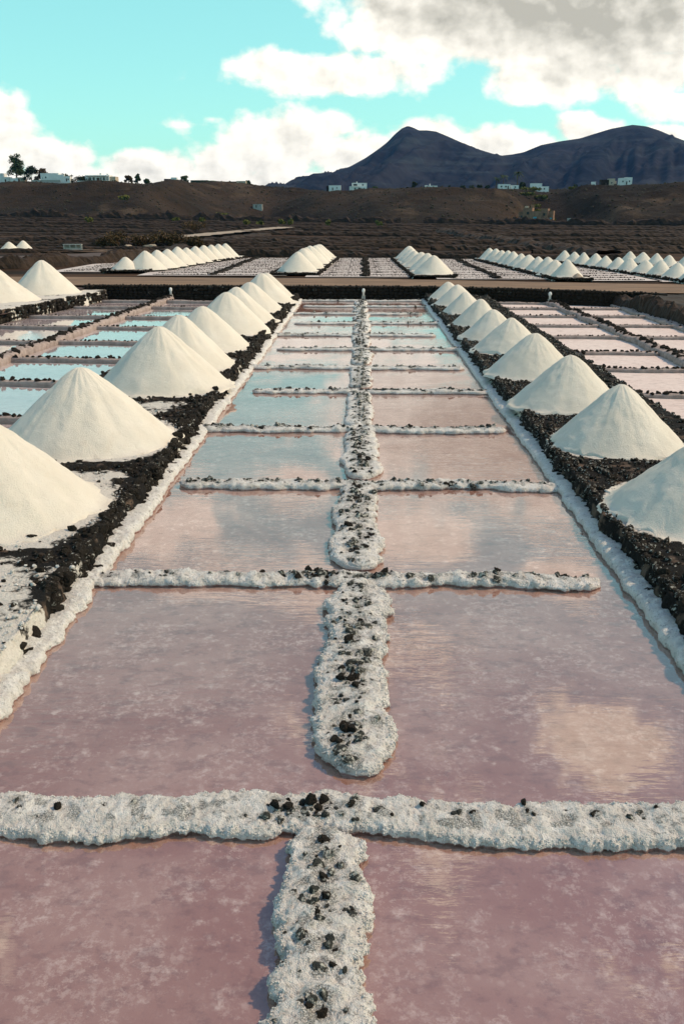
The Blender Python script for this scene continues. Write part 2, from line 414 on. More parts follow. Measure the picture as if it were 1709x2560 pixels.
M['leaf'] = mat_simple('leaf_green', (0.050, 0.085, 0.030), (0.030, 0.055, 0.020), 0.9, rough=0.7)
M['leaf_dark'] = mat_simple('leaf_dark', (0.030, 0.050, 0.020), (0.018, 0.030, 0.014), 0.9, rough=0.7)
M['leaf_brown'] = mat_simple('leaf_ochre', (0.095, 0.056, 0.020), (0.055, 0.034, 0.014), 0.9, rough=0.8)
M['leaf_lime'] = mat_simple('leaf_lime', (0.14, 0.14, 0.025), (0.09, 0.09, 0.02), 0.9, rough=0.8)
M['bark'] = mat_simple('bark', (0.09, 0.065, 0.045), None, 2.0)

# ------------------------------------------------------------------ stones: shared meshes
def ico(sub):
    import bmesh
    bm = bmesh.new(); bmesh.ops.create_icosphere(bm, subdivisions=sub, radius=1.0)
    v = np.array([x.co[:] for x in bm.verts]); f = np.array([[q.index for q in p.verts] for p in bm.faces]); bm.free()
    return v, f
ICO0, ICO0F = ico(1); ICO1, ICO1F = ico(2); ICO2, ICO2F = ico(3)
def rock_verts(base, seed, amp=0.38):
    d = 1 + amp * fbm(base * 1.5 + seed * 7.1, 3, seed) + 0.16 * vn(base * 4.1 + seed, seed + 5)
    fine = 0.13 * vn(base * 7.5 + seed, seed + 6)
    v = base * d[:, None]
    # a few flattened facets
    rg = np.random.RandomState(seed)
    for _ in range(9):
        n = rg.normal(size=3); n /= np.linalg.norm(n); k = rg.uniform(0.45, 0.78); q = v @ n
        v = v - np.outer(np.maximum(q - k, 0) * 0.8, n)
    return v * (1 + fine)[:, None]
ROCK = {}
for mk in ('rock', 'rock_crust', 'rock_dust'):
    ROCK[mk] = []
    for s in range(6):
        me = make_mesh('stone', rock_verts(ICO2, s + 1), ICO2F, smooth=False); me.materials.append(M[mk]); ROCK[mk].append(me)
ROCKV = [rock_verts(ICO1, s + 1) for s in range(6)]
ROCK0 = [rock_verts(ICO0, s + 1) for s in range(6)]
BLOCKV = [np.sign(rock_verts(ICO1, s + 31, 0.15)) * np.abs(rock_verts(ICO1, s + 31, 0.15)) ** 0.6 for s in range(6)]

def stone_obj(parent, p, s, mk, rg):
    o = bpy.data.objects.new('stone', ROCK[mk][rg.randint(6)]); col.objects.link(o)
    o.parent = parent; o.location = p; o.scale = s
    o.rotation_euler = (rg.uniform(-.5, .5), rg.uniform(-.5, .5), rg.uniform(0, 6.28))
    return o

def rotz_mats(rg, n, tilt=0.5):
    out = []
    for _ in range(n):
        out.append(np.array(Euler((rg.uniform(-tilt, tilt), rg.uniform(-tilt, tilt), rg.uniform(0, 6.28))).to_matrix()))
    return np.array(out)

def stone_heap(name, parent, P, S, mat, rg, V=None, tilt=0.5):
    """many stones as one part"""
    V = V or ROCKV; P = np.asarray(P, float); S = np.asarray(S, float); n = len(P)
    if n == 0: return None
    if S.ndim == 1: S = np.stack([S, S * rg.uniform(.7, 1.2, n), S * rg.uniform(.55, .9, n)], -1)
    Rm = rotz_mats(rg, n, tilt); which = rg.randint(0, 6, n)
    VV = np.array(V)[which] * S[:, None, :]
    VV = np.einsum('nij,nkj->nki', Rm, VV) + P[:, None, :]
    F = (ICO1F[None] + (np.arange(n) * len(ICO1))[:, None, None]).reshape(-1, 3)
    me = make_mesh(name, VV.reshape(-1, 3), F, smooth=False)
    o = add_obj(name, me, mat, parent); o['kind'] = 'stuff'
    return o

def stones(parent, P, S, mks, n_obj, rg, base=(0, 0, 0)):
    """the n_obj stones that show largest as objects of their own, the rest joined"""
    P = np.asarray(P, float).reshape(-1, 3); S = np.asarray(S, float)
    if len(P) == 0: return
    app = S / np.maximum(np.linalg.norm(P - np.array([0, 0, 5.0]), axis=1), 1)
    order = np.argsort(-app); P = P - np.array(base)
    for i in order[:n_obj]:
        s = S[i]; stone_obj(parent, P[i], (s * rg.uniform(.8, 1.25), s * rg.uniform(.8, 1.2), s * rg.uniform(.6, .95)), mks[rg.randint(len(mks))], rg)
    rest = order[n_obj:]
    if len(rest): stone_heap('loose_stones', parent, P[rest], S[rest], M[mks[0]], rg)

# ------------------------------------------------------------------ terrain
def wall_y(x):          # line of the back wall
    return np.interp(x, [-30, -16, 4, 9, 14, 20], [60.6, 59.8, 58.9, 57.6, 55.4, 52.6])

def field_z(x, y):
    az = np.degrees(np.arctan2(x, y))
    k = np.interp(az, [-25, -21, 0, 18, 25], [0.0135, 0.013, 0.0045, 0.0022, 0.0020])
    return 0.78 + np.maximum(y - 108, 0) * k

CR_AZ = [-30, -21, -18, -14, -10, -7, -4, -1, 2, 5, 8, 11, 13.5, 15.5, 18, 24]
CR_EL = [1.9, 1.86, 1.95, 1.93, 1.83, 1.73, 1.60, 1.43, 1.42, 1.50, 1.52, 1.58, 1.62, 1.80, 1.90, 2.0]
YC_AZ = [-25, -18, -13, -9, -5, -1, 2, 6, 9, 11.5, 14, 17, 25]; YC = [590, 560, 570, 680, 720, 660, 600, 570, 570, 650, 545, 510, 480]
def hill_z(x, y):
    az = np.degrees(np.arctan2(x, y))
    yc = np.interp(az, YC_AZ, YC)
    yb = np.interp(az, [-25, -17, -12, -8.5, -5.5, -2, 1, 5, 8, 10.3, 12, 15, 25], [440, 428, 430, 500, 530, 470, 428, 425, 440, 500, 480, 408, 400])
    ce = np.interp(az, CR_AZ, CR_EL)
    top = 5 + yc * np.tan(np.radians(ce))
    fz = field_z(x, y)
    s = np.clip((y - yb) / (yc - yb), 0, 1)
    p3 = xyz(x, y, 0 * x)
    n = fbm(p3 / 75.0, 5, 3, 0.5, True); m = fbm(p3 / 22.0, 4, 9)
    s2 = np.clip(s + 0.50 * (n + 0.1) * np.sin(np.pi * s), 0, 1)
    sh = s2 ** 0.85 * (1 - 0.0 * s2)
    zz = fz + (top - fz) * sh + m * 1.1 * np.sin(np.pi * np.clip(s, 0, 1)) + 0.12 * m * (s > .98)
    return np.where(y > yc, np.minimum(zz, top + 0.12 * m), zz)
def hz1(x, y): return float(hill_z(np.array([x]), np.array([y]))[0])
def fz1(x, y): return float(field_z(np.array([float(x)]), np.array([float(y)]))[0])

def sheet(name, xs, ys, zf, mat, kind='structure', smooth=True, attrs=None):
    X, Y = np.meshgrid(xs, ys, indexing='ij'); Z = zf(X.ravel(), Y.ravel())
    me = make_mesh(name, np.stack([X.ravel(), Y.ravel(), Z], -1), grid_faces(len(xs), len(ys)), smooth, attrs)
    o = add_obj(name, me, mat); o['kind'] = kind
    return o

big = np.concatenate([np.linspace(-6000, -600, 6), np.linspace(-400, 400, 9), np.linspace(600, 6000, 6)])
sheet('ground', big, big + 300, lambda x, y: np.full_like(x, -0.45), M['ground'])

def build_terrain():
    # the level beyond the road, its near edge under the road
    u = np.linspace(0, 1, 160); xs = np.concatenate([np.linspace(-420, -40, 60)[:-1], np.linspace(-40, 45, 140)[:-1], np.linspace(45, 420, 60)])
    ts = np.concatenate([[0], np.linspace(0.4, 46, 40), np.geomspace(48, 420, 170)])
    X, T_ = np.meshgrid(xs, ts, indexing='ij')
    Y = np.interp(X, [-420, 420], [0, 0]) + wall_y(X) + 0.55 + T_
    x, y = X.ravel(), Y.ravel()
    p = xyz(x, y, 0 * x)
    z = field_z(x, y) - 0.06 + np.clip((y - 112) / 60, 0, 1) * (0.35 * fbm(p * np.array([.02, .12, 1]), 4, 21) + 0.12 * fbm(p * .6, 3, 4)) + 0.02 * fbm(p * 1.3, 3, 8)
    z[T_.ravel() == 0] = -0.4
    o = add_obj('field', make_mesh('field', np.stack([x, y, z], -1), grid_faces(len(xs), len(ts))), M['field']); o['kind'] = 'structure'
    # hill with its plateau
    xs = np.linspace(-560, 520, 420); ys = np.concatenate([np.linspace(395, 760, 190), np.linspace(775, 1500, 30)])
    sheet('hill', xs, ys, hill_z, M['hill'])
    # volcano range
    MX = [-2600, -1200, -600, -269, -220, -174, -110, -48, 10, 61, 90, 114, 138, 160, 180, 199, 230, 261, 305, 356, 410, 466, 497, 535, 574, 635, 700, 772, 825, 877, 952, 999, 1045, 1094, 1138, 1400, 1900, 2800]
    MZ = [40, 30, 60, 112, 134, 141, 158, 177, 207, 240, 262, 286, 305, 314, 308, 299, 299, 295, 278, 257, 237, 221, 215, 219, 226, 250, 262, 272, 288, 303, 316, 311, 298, 279, 264, 190, 120, 60]
    xs = np.linspace(-2600, 2800, 620); ys = np.concatenate([np.linspace(2150, 3500, 150), np.linspace(3520, 5200, 40)])
    def mz(x, y):
        top = np.interp(x, MX, MZ)
        p = xyz(x, y, 0 * x)
        wob = 60 * fbm(p / 300.0, 3, 40)
        d = (3500 - y) / (1250 + wob * 3)
        q = np.clip(1 - np.abs(d), 0, 1)
        gul = fbm(xyz((x + (3500 - y) * 0.30) / 95.0, y / 700.0, 0 * x), 5, 31, 0.5, True)
        fine = fbm(p / 70.0, 4, 33)
        face = np.sin(np.pi * np.clip(np.abs(d), 0, 1))
        base = 20 + (top - 20) * (0.75 * q ** 1.35 + 0.25 * q)
        z = base + face * (gul * 60 + fine * 14)
        back = np.where(y > 3500, top * np.clip(1 - (y - 3500) / 1500, 0, 1), 1e9)
        return np.maximum(np.minimum(z, back), -2) * np.clip(q * 30, 0, 1)
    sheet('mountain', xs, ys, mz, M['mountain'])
    # banks either side of the pans
    def lb(x, y):
        p = xyz(x, y, 0 * x); return 0.42 + 0.05 * fbm(p, 4, 5) + np.clip((y - 52) / 8, 0, 1) * .28
    sheet('bank', np.linspace(-90, -17.75, 120), np.linspace(-5, 60.8, 120), lb, M['yard'])
    def rb(x, y):
        p = xyz(x, y, 0 * x); return -0.1 + 0.85 * np.clip((x - 15.1 - (y - 50) * -.02) / 1.1, 0, 1) ** .8 + 0.10 * fbm(p * 1.3, 4, 5)
    sheet('bank', np.concatenate([np.linspace(15.0, 19, 60), np.linspace(19.3, 90, 60)]), np.linspace(-5, 57.0, 200), rb, M['ground'])
build_terrain()

# pan floors and brine
sheet('pan_floor', np.linspace(-4.3, 4.3, 20), np.linspace(-3, 60, 80), lambda x, y: np.full_like(x, -0.02), M['bed'])
sheet('water', np.linspace(-4.1, 4.1, 12), np.linspace(-3, 59.8, 40), lambda x, y: np.full_like(x, 0.0), M['water'])
sheet('pan_floor', np.linspace(-18.6, -7.6, 20), np.linspace(-3, 61, 80), lambda x, y: np.full_like(x, -0.07), M['bed_pale'])
sheet('water', np.linspace(-18.2, -7.8, 12), np.linspace(-3, 60.4, 40), lambda x, y: np.full_like(x, 0.0), M['water2'])
sheet('pan_floor', np.linspace(7.2, 16.0, 20), np.linspace(-3, 60, 80), lambda x, y: np.full_like(x, -0.02), M['bed_dry'])

# ------------------------------------------------------------------ ridges of salt-crusted stone
def ridge_surface(a, b, w, h, ds, seed, lip=0.36, rough=1.0, wob=0.10, na=None, lobes=1.0):
    a = np.array(a, float); b = np.array(b, float); L = np.linalg.norm(b - a); d = (b - a) / L; nrm = np.array([-d[1], d[0]])
    ns = max(int(L / ds), 10); na = na or max(int(2.6 * w / ds), 12)
    s = np.linspace(0, L, ns); cap = min(w * 1.5, L / 2)
    e = np.minimum(np.clip(s / cap, 0, 1), np.clip((L - s) / cap, 0, 1)); capk = np.sqrt(np.clip(1 - (1 - e) ** 2, 0.0, 1))
    capk = np.maximum(capk, 0.0)
    t = np.linspace(-1, 1, na); at = np.abs(t); sg = np.sign(t)
    k = np.clip(at / 0.78, 0, 1); th = k * math.pi / 2
    px = np.where(at < 0.78, np.sin(th) ** 0.85, 1 - 0.11 * (at - 0.78) / 0.22)
    pz = np.where(at < 0.78, lip + (1 - lip) * np.cos(th) ** 0.6, lip - (lip + 0.45) * ((at - 0.78) / 0.22))
    S, Tt = np.meshgrid(s, np.arange(na), indexing='ij'); S = S.ravel(); ti = Tt.ravel()
    side = sg[ti]
    def n1(f, sd): return vn(xyz(S * f, side * 3.7 + seed * 1.3, 0 * S), sd)
    W = w * (1 + lobes * (0.20 * n1(1.9 / max(w / .35, .6), seed) + 0.10 * n1(5.5, seed + 1) + 0.07 * n1(13, seed + 2) + 0.05 * n1(31, seed + 3)))
    W = W * np.repeat(capk, na)
    Hh = h * (1 + 0.18 * vn(xyz(S * 1.4, seed + 0 * S, 0 * S), seed + 4)) * (0.55 + 0.45 * np.repeat(capk, na))
    cen = wob * vn(xyz(S * 0.55, seed * 2.1 + 0 * S, 0 * S), seed + 6)
    off = cen + side * W * px[ti]; z = Hh * pz[ti]
    p = np.stack([a[0] + d[0] * S + nrm[0] * off, a[1] + d[1] * S + nrm[1] * off, z], -1)
    q = p.reshape(ns, na, 3)
    du = np.gradient(q, axis=0); dv = np.gradient(q, axis=1); N = np.cross(dv, du).reshape(-1, 3)
    N /= np.maximum(np.linalg.norm(N, axis=1, keepdims=True), 1e-9)
    if N.reshape(ns, na, 3)[ns // 2, na // 2, 2] < 0: N = -N
    amp = 1.5 * rough * max(w / 0.35, 0.75)
    f = min(0.35 / w, 1.3) if w < .35 else 1.0
    dsp = 0.032 * fbm(p * 5.0 * f, 3, seed + 9)
    if ds < 0.07:
        dsp = dsp + 0.018 * (0.55 - worley(p * 9.0 * f, seed + 11)) + 0.020 * fbm(p * np.array([3.0, 3.0, 9.0]) + nrm[0] * p[:, 1:2] * 4 + 3.1, 3, seed + 13, 0.5, True)
    if ds < 0.045:
        dsp = dsp + 0.014 * (0.5 - worley(p * 24.0, seed + 15)) + 0.012 * fbm(p * 30, 2, seed + 19)
    at_v = at[ti]
    p = p + N * (dsp * amp)[:, None]
    stain = np.clip((at_v - 0.76) / 0.10, 0, 1)
    grit = np.clip(1.25 - np.abs(t[ti]) * 2.2, 0, 1) * np.clip(fbm(p * 9.0, 3, seed + 23) * 3.0 - 0.1, 0, 1)
    return p, grid_faces(ns, na, True), dict(stain=stain, grit=grit), at_v

RIDGES = []
def ridge(name, label, cat, group, a, b, w, h, seed, ds=None, stone_n=0, stone_s=(0.03, 0.08), mks=('rock_crust', 'rock_crust', 'rock_dust', 'rock_crust', 'rock', 'rock_crust', 'rock_crust', 'rock_crust'),
          lateral=0.35, n_obj=60, mat='crust', crystals=0, rough=1.0, shift=0.0, clusters=None, extra=(), lip=0.24, wob=0.10, lobes=1.0):
    ymid = max(min(a[1], b[1]), 3.0)
    ds = ds or max(0.016, ymid * 0.0026)
    p, f, at_, av = ridge_surface(a, b, w, h, ds, seed, lip, rough, wob, None, lobes)
    base = np.array([(a[0] + b[0]) / 2, (a[1] + b[1]) / 2, 0.0])
    root = empty(name, tuple(base)); tag(root, label, cat, group)
    rg = np.random.RandomState(seed + 100)
    top = np.where(av < 0.55)[0]
    if stone_n and len(top):
        A = np.array(a); Bv = np.array(b); L = np.linalg.norm(Bv - A); d = (Bv - A) / L; nn = np.array([-d[1], d[0]])
        P = []; S = []
        xy = p[top][:, :2]
        for i in range(stone_n):
            s = rg.uniform(0.02, 0.98) * L
            if clusters and rg.rand() < 0.55:
                c = clusters[rg.randint(len(clusters))]; s = np.clip(rg.normal(c, 0.18), 0.03 * L, 0.97 * L)
            o = shift * w + rg.normal(0, lateral * w)
            o = np.clip(o, -0.75 * w, 0.75 * w)
            q = A + d * s + nn * o
            j = top[np.argmin(((xy - q) ** 2).sum(1))]
            r = stone_s[0] + (stone_s[1] - stone_s[0]) * rg.rand() ** 1.6
            P.append(p[j] + np.array([0, 0, r * rg.uniform(-0.6, 0.1)])); S.append(r)
        for q, r in zip(P, S):
            d2 = ((p - q) ** 2).sum(1) / (2.1 * r) ** 2; at_['grit'] = np.maximum(at_['grit'], 0.85 * np.exp(-d2))
        stones(root, P, S, mks, n_obj, rg, base)
        for (ex, ey, er) in extra:
            j = top[np.argmin(((xy - np.array([ex, ey])) ** 2).sum(1))]
            stone_obj(root, p[j] - base + np.array([0, 0, er * .35]), (er, er * .8, er * .75), 'rock', rg)
    add_obj('crust', make_mesh('crust', p - base, f, True, at_), M[mat], root)
    if crystals:
        lipv = np.where((av > 0.45) & (av < 0.80))[0]
        idx = rg.choice(lipv, crystals); r = rg.uniform(0.004, 0.010, crystals)
        V = np.array([[-1, -1, -1], [1, -1, -1], [1, 1, -1], [-1, 1, -1], [-1, -1, 1], [1, -1, 1], [1, 1, 1], [-1, 1, 1]], float) * .75
        Fc = np.array([[3, 2, 1, 0], [4, 5, 6, 7], [0, 1, 5, 4], [1, 2, 6, 5], [2, 3, 7, 6], [3, 0, 4, 7]])
        Rm = rotz_mats(rg, crystals, 3.0)
        VV = np.einsum('nij,nkj->nki', Rm, V[None] * r[:, None, None]) + (p[idx] - base)[:, None, :]
        me = make_mesh('salt_crystals', VV.reshape(-1, 3), (Fc[None] + (np.arange(crystals) * 8)[:, None, None]).reshape(-1, 4), False,
                       dict(stain=np.zeros(crystals * 8), grit=np.zeros(crystals * 8)))
        o = add_obj('salt_crystals', me, M[mat], root); o['kind'] = 'stuff'
    RIDGES.append(root)
    return root

ORD = ['first', 'second', 'third', 'fourth', 'fifth', 'sixth', 'seventh', 'eighth', 'ninth', 'tenth', 'eleventh', 'twelfth', 'thirteenth', 'fourteenth', 'fifteenth', 'sixteenth', 'seventeenth', 'eighteenth']

CROSS = [(6.62, -4.1, 4.1), (12.15, -4.0, 3.42), (17.02, -3.52, 4.0), (21.9, -4.0, 3.55), (27.05, -3.26, 4.0), (31.6, -4.0, 3.55),
         (36.2, -3.33, 4.0), (40.75, -4.0, 3.3), (45.5, -3.3, 4.0), (50.1, -4.0, 3.3), (54.4, -3.4, 4.0), (58.1, -4.0, 4.0)]
def central_basin():
    n = len(CROSS)
    for i, (y, x0, x1) in enumerate(CROSS):
        o = ORD[n - 1 - i]
        end = 'running wall to wall' if i in (0, n - 1) else ('stopping short of the shaded wall' if x1 < 3.9 else 'stopping short of the sunlit wall')
        w = 0.255 if i == 0 else (0.20 if i < 3 else 0.21); h = 0.105 if i else 0.115
        near = i < 4
        ridge('salt_ridge', '%s white cross ridge from the back wall, %s' % (o, end), 'salt ridge',
              'white cross ridges of the middle basin', (x0, y), (x1, y - (0.0 if i else -0.09)), w, h, 10 + i,
              stone_n=[80, 130, 140, 140, 130, 120, 120, 100, 90, 80, 80, 60][i], stone_s=(0.018, 0.066) if i == 0 else (0.022, 0.065 + 0.0012 * y),
              n_obj=[80, 130, 140, 60, 0, 0, 0, 0, 0, 0, 0, 0][i], crystals=[2600, 1500, 0, 0, 0, 0, 0, 0, 0, 0, 0, 0][i],
              clusters=[3.5, 3.6, 3.9] if i == 0 else ([3.2, 3.5, 4.2] if i == 1 else None), lateral=0.34, shift=0.18, rough=1.0 if i == 0 else 1.45, lobes=1.0 if i == 0 else 1.3,
              extra=[(-.72, 6.72, .055), (-.62, 6.74, .06), (-.42, 6.78, .075), (-.36, 6.74, .05), (-2.62, 6.70, .05), (.55, 6.8, .035), (1.45, 6.86, .04)] if i == 0 else ([(-.75, 12.3, .07), (-.62, 12.3, .08), (-.5, 12.28, .06), (.35, 12.3, .10), (2.0, 12.32, .07)] if i == 1 else []))
    # dividing ridge, hanging from each cross ridge towards the next and leaving a gap
    prev = 2.5
    for i, (y, _, _) in enumerate(CROSS):
        y0 = prev + (0.62 if i else 0); y0 = {1: 7.38, 2: 12.62, 3: 17.55, 4: 22.2}.get(i, y0)
        yy = y - 0.10
        x0 = [-0.30, -0.10, -0.05, -0.02, 0, 0, 0, 0, 0, 0, 0, 0][i]; x1 = [-0.26, -0.06, -0.04, 0, 0, 0, 0, 0, 0, 0, 0, 0][i]
        o = ORD[n - 1 - i]
        ridge('salt_ridge', 'knobbly white dividing ridge piece joined to the %s cross ridge from the back wall' % o, 'salt ridge',
              'pieces of the dividing ridge', (x0, y0), (x1, yy), 0.33 if i == 0 else (0.36 if i < 3 else 0.34), 0.12, 40 + i,
              stone_n=[110, 170, 170, 160, 160, 140, 130, 100, 90, 70, 60, 40][i],
              stone_s=(0.016, 0.070) if i == 0 else (0.020, 0.070 + 0.001 * y), n_obj=[110, 170, 170, 80, 0, 0, 0, 0, 0, 0, 0, 0][i],
              crystals=[2600, 3600, 1200, 0, 0, 0, 0, 0, 0, 0, 0, 0][i], lateral=0.36, wob=0.09, lobes=1.25,
              extra=[(-.16, 7.98, .075), (-.08, 7.95, .06), (-.2, 9.0, .07), (-.05, 9.05, .06), (-.12, 10.0, .08)] if i == 1 else [])
        prev = y + 0.1
central_basin()

# ------------------------------------------------------------------ salt piles
def salt_pile(label, group, X, Y, z0, r, h, seed, detail=1.0, parent=None, dirty=False):
    nth = max(int(110 * detail), 28); nr = max(int(46 * detail), 12)
    th = np.linspace(0, 2 * math.pi, nth, endpoint=False); k = np.linspace(0, 1, nr) ** 0.9
    K, TH = np.meshgrid(k, th, indexing='ij'); K = K.ravel(); TH = TH.ravel()
    cn = np.stack([np.cos(TH) * 1.3, np.sin(TH) * 1.3, 0 * TH + seed * 3.1], -1)
    rr = r * (1 + 0.05 * vn(cn, seed)); out = rr * (1.16 + 0.10 * vn(cn * 3.0, seed + 1) + 0.06 * vn(cn * 9, seed + 2))
    rho = K * out
    slope = h / r; a = 0.14 * r
    z = h * 1.03 - slope * 1.06 * (np.sqrt(rho ** 2 + a * a) - a) 
    flute = 0.034 * r * fbm(np.stack([np.cos(TH) * 4, np.sin(TH) * 4, rho * 0.8 + seed], -1), 3, seed + 3) * np.clip(rho / (0.35 * r), 0, 1)
    rgp = np.random.RandomState(seed + 50); ang = rgp.uniform(0, 6.28); dep = rgp.uniform(0.0, 0.055) * r
    z = z + flute - dep * np.clip(np.cos(TH - ang), 0, 1) ** 3 * np.exp(-((rho / r - rgp.uniform(.4, .7)) / .22) ** 2)
    sk = 0.035 * (1 - (K - 0.8) / 0.2)
    m = np.clip(0.5 + (z - sk) / 0.16, 0, 1)
    z = z * m + sk * (1 - m) + 0.04 * m * (1 - m) * 2
    P = np.stack([rho * np.cos(TH) + 0.02 * r * K * 0, rho * np.sin(TH), z], -1)
    lean = np.random.RandomState(seed).uniform(-0.035, 0.035, 2) * r
    P[:, :2] += lean * (z / h)[:, None]
    P[:, 2] += 0.026 * fbm(P * 3.2 + seed, 4, seed + 5) + 0.006 * vn(P * 14, seed + 6)
    P[K > 0.985, 2] = -0.05
    f = []
    A = np.arange(nr * nth).reshape(nr, nth); B = np.roll(A, -1, axis=1)
    F = np.stack([A[:-1], A[1:], B[1:], B[:-1]], -1).reshape(-1, 4)
    me = make_mesh('salt_pile', P, F, True); o = add_obj('salt_pile', me, M['pile'], parent)
    o.location = (X, Y, z0)
    tag(o, label, 'salt pile', group)
    return o

LP = [(-6.36, 14.42, 1.80, 1.54), (-5.98, 19.34, 1.72, 1.52), (-5.72, 26.2, 1.72, 1.62), (-5.93, 29.9, 1.66, 1.57), (-5.96, 34.4, 1.64, 1.45),
      (-5.77, 39.4, 1.72, 1.57), (-5.84, 43.7, 1.62, 1.49), (-5.77, 48.3, 1.62, 1.41), (-5.67, 53.6, 1.62, 1.54), (-5.85, 57.4, 1.5, 1.36)]
RP = [(5.86, 14.44, 1.60, 1.36), (5.48, 19.17, 1.28, 1.23), (5.36, 23.5, 1.34, 1.24), (5.32, 28.4, 1.33, 1.21), (5.42, 33.6, 1.27, 1.13),
      (5.30, 37.3, 1.22, 1.09), (5.31, 41.9, 1.15, 1.12), (5.25, 47.2, 1.08, 1.02), (5.31, 51.8, 1.22, 1.06), (5.17, 55.8, 1.10, 0.96)]
for i, (x, y, r, h) in enumerate(LP):
    salt_pile('white salt pile on the sunlit rock berm, %s from the back wall' % ORD[9 - i], 'salt piles on the sunlit berm', x, y, 0.38, r, h, 200 + i, np.clip(22 / y, 0.4, 1.2))
for i, (x, y, r, h) in enumerate(RP):
    salt_pile('white salt pile on the shaded rubble berm, %s from the back wall' % ORD[9 - i], 'salt piles on the shaded berm', x, y, 0.38, r, h, 220 + i, np.clip(22 / y, 0.4, 1.2))

# ------------------------------------------------------------------ berms
def berm(name, label, x_in, x_out, piles, side, seed, salty):
    """x_in: edge at the middle basin, x_out: far edge; side=+1 when the basin lies to +X"""
    root = empty(name, ((x_in + x_out) / 2, 30, 0)); tag(root, label, 'berm')
    base = np.array([(x_in + x_out) / 2, 30, 0.0])
    ys = np.concatenate([np.linspace(4, 24, 330), np.linspace(24.1, 59.3, 260)]); nx = 90
    t = np.concatenate([np.linspace(0, 0.009, 10), np.linspace(0.012, 0.985, nx - 12), [0.993, 1.0]])
    Y, Tt = np.meshgrid(ys, t, indexing='ij'); Y = Y.ravel(); Tt = Tt.ravel()
    edge = 0.10 * vn(xyz(Y * 0.7, seed + 0 * Y, 0 * Y), seed) + 0.05 * vn(xyz(Y * 2.9, seed + 0 * Y, 0 * Y), seed + 1)
    xi = x_in + edge * side * 0.6 - side * 0.02
    X = xi + (x_out - xi) * Tt
    p2 = xyz(X, Y, 0 * X)
    Z = 0.37 + 0.035 * fbm(p2 * 1.5, 4, seed + 2) + 0.026 * fbm(p2 * 7, 3, seed + 3)
    din = np.abs(X - xi); dout = np.abs(X - x_out)
    wf = np.clip(Tt / 0.009, 0, 1); wn = fbm(xyz(X * 2, Y * 6.0, wf * 1.6), 4, seed + 21)
    X = np.where(Tt < 0.0095, X + side * (0.07 * (1 - wf) + 0.09 * wn), X)
    Z = np.where(Tt < 0.0095, -0.1 + 0.47 * wf + 0.04 * wn, Z); Z = np.where(Tt > 0.99, np.where(Tt > 0.996, -0.1, 0.22), Z)
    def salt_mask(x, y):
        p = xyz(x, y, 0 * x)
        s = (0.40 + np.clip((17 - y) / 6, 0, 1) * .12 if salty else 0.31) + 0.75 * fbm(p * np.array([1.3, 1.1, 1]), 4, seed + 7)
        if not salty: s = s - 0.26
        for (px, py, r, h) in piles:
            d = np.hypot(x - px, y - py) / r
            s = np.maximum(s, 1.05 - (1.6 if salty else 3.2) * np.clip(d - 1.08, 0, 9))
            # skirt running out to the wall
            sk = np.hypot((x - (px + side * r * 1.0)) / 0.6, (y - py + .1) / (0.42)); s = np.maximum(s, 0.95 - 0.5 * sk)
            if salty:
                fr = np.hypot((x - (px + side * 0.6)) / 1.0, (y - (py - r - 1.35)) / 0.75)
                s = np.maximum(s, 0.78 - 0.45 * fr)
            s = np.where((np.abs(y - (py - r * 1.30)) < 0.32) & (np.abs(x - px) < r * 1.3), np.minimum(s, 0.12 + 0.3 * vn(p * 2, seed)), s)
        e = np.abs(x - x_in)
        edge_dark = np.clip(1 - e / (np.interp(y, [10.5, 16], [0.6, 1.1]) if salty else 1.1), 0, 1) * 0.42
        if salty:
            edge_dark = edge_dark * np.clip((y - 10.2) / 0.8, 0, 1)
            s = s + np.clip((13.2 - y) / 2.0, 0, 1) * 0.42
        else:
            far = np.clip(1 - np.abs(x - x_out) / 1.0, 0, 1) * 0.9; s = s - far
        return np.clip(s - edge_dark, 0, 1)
    sm = salt_mask(X, Y)
    me = make_mesh('top', np.stack([X, Y, Z], -1) - base, grid_faces(len(ys), len(t), side > 0), True, dict(salt=sm))
    # loops are wound so that the normals look up
    add_obj('top', me, M['berm'] if salty else M['berm_dark'], root)
    rg = np.random.RandomState(seed)
    # facing stones of the wall
    P = []; S = []
    y = 4.6
    big_rocks = []
    while y < 59.0:
        step = rg.uniform(0.11, 0.27 if salty else 0.18) * (1.0 if y < 25 else 1.3)
        e = 0.10 * vn(np.array([[y * 0.7, seed, 0.0]]), seed)[0] + 0.05 * vn(np.array([[y * 2.9, seed, 0.0]]), seed + 1)[0]
        sx = x_in + e * side * 0.6
        for lvl in (0, 1, 2):
            r = step * rg.uniform(0.48, 0.66)
            if salty and y < 10.9 and rg.rand() < 0.85: continue
            P.append((sx - side * rg.uniform(0.02, 0.10) + side * 0.05 * (1 - lvl), y + rg.uniform(-.05, .05), 0.10 + 0.135 * lvl + rg.uniform(-.03, .03))); S.append(r)
        y += step
    # stones lying on the top
    n = 17000
    yy = 4 + (59 - 4) * rg.rand(n) ** 1.5; tt = rg.rand(n); xx = x_in + (x_out - x_in) * np.clip(tt ** 1.25, 0.02, 0.99)
    sm2 = salt_mask(xx, yy); keep = rg.rand(n) > np.clip((sm2 - 0.20) / 0.30, 0, 0.955)
    for (px, py, r, h) in piles:
        keep &= np.hypot(xx - px, yy - py) > r * 1.02
    xx, yy = xx[keep], yy[keep]
    rr = (0.017 + 0.052 * rg.rand(len(xx)) ** 2.8) * (1 + 0.012 * yy)
    nearw = np.abs(xx - x_in) < 0.7
    rr = np.where(nearw, rr * 1.15, rr)
    zz = 0.37 + rr * 0.25
    P = np.array(list(P) + list(zip(xx, yy, zz))); S = np.concatenate([S, rr])
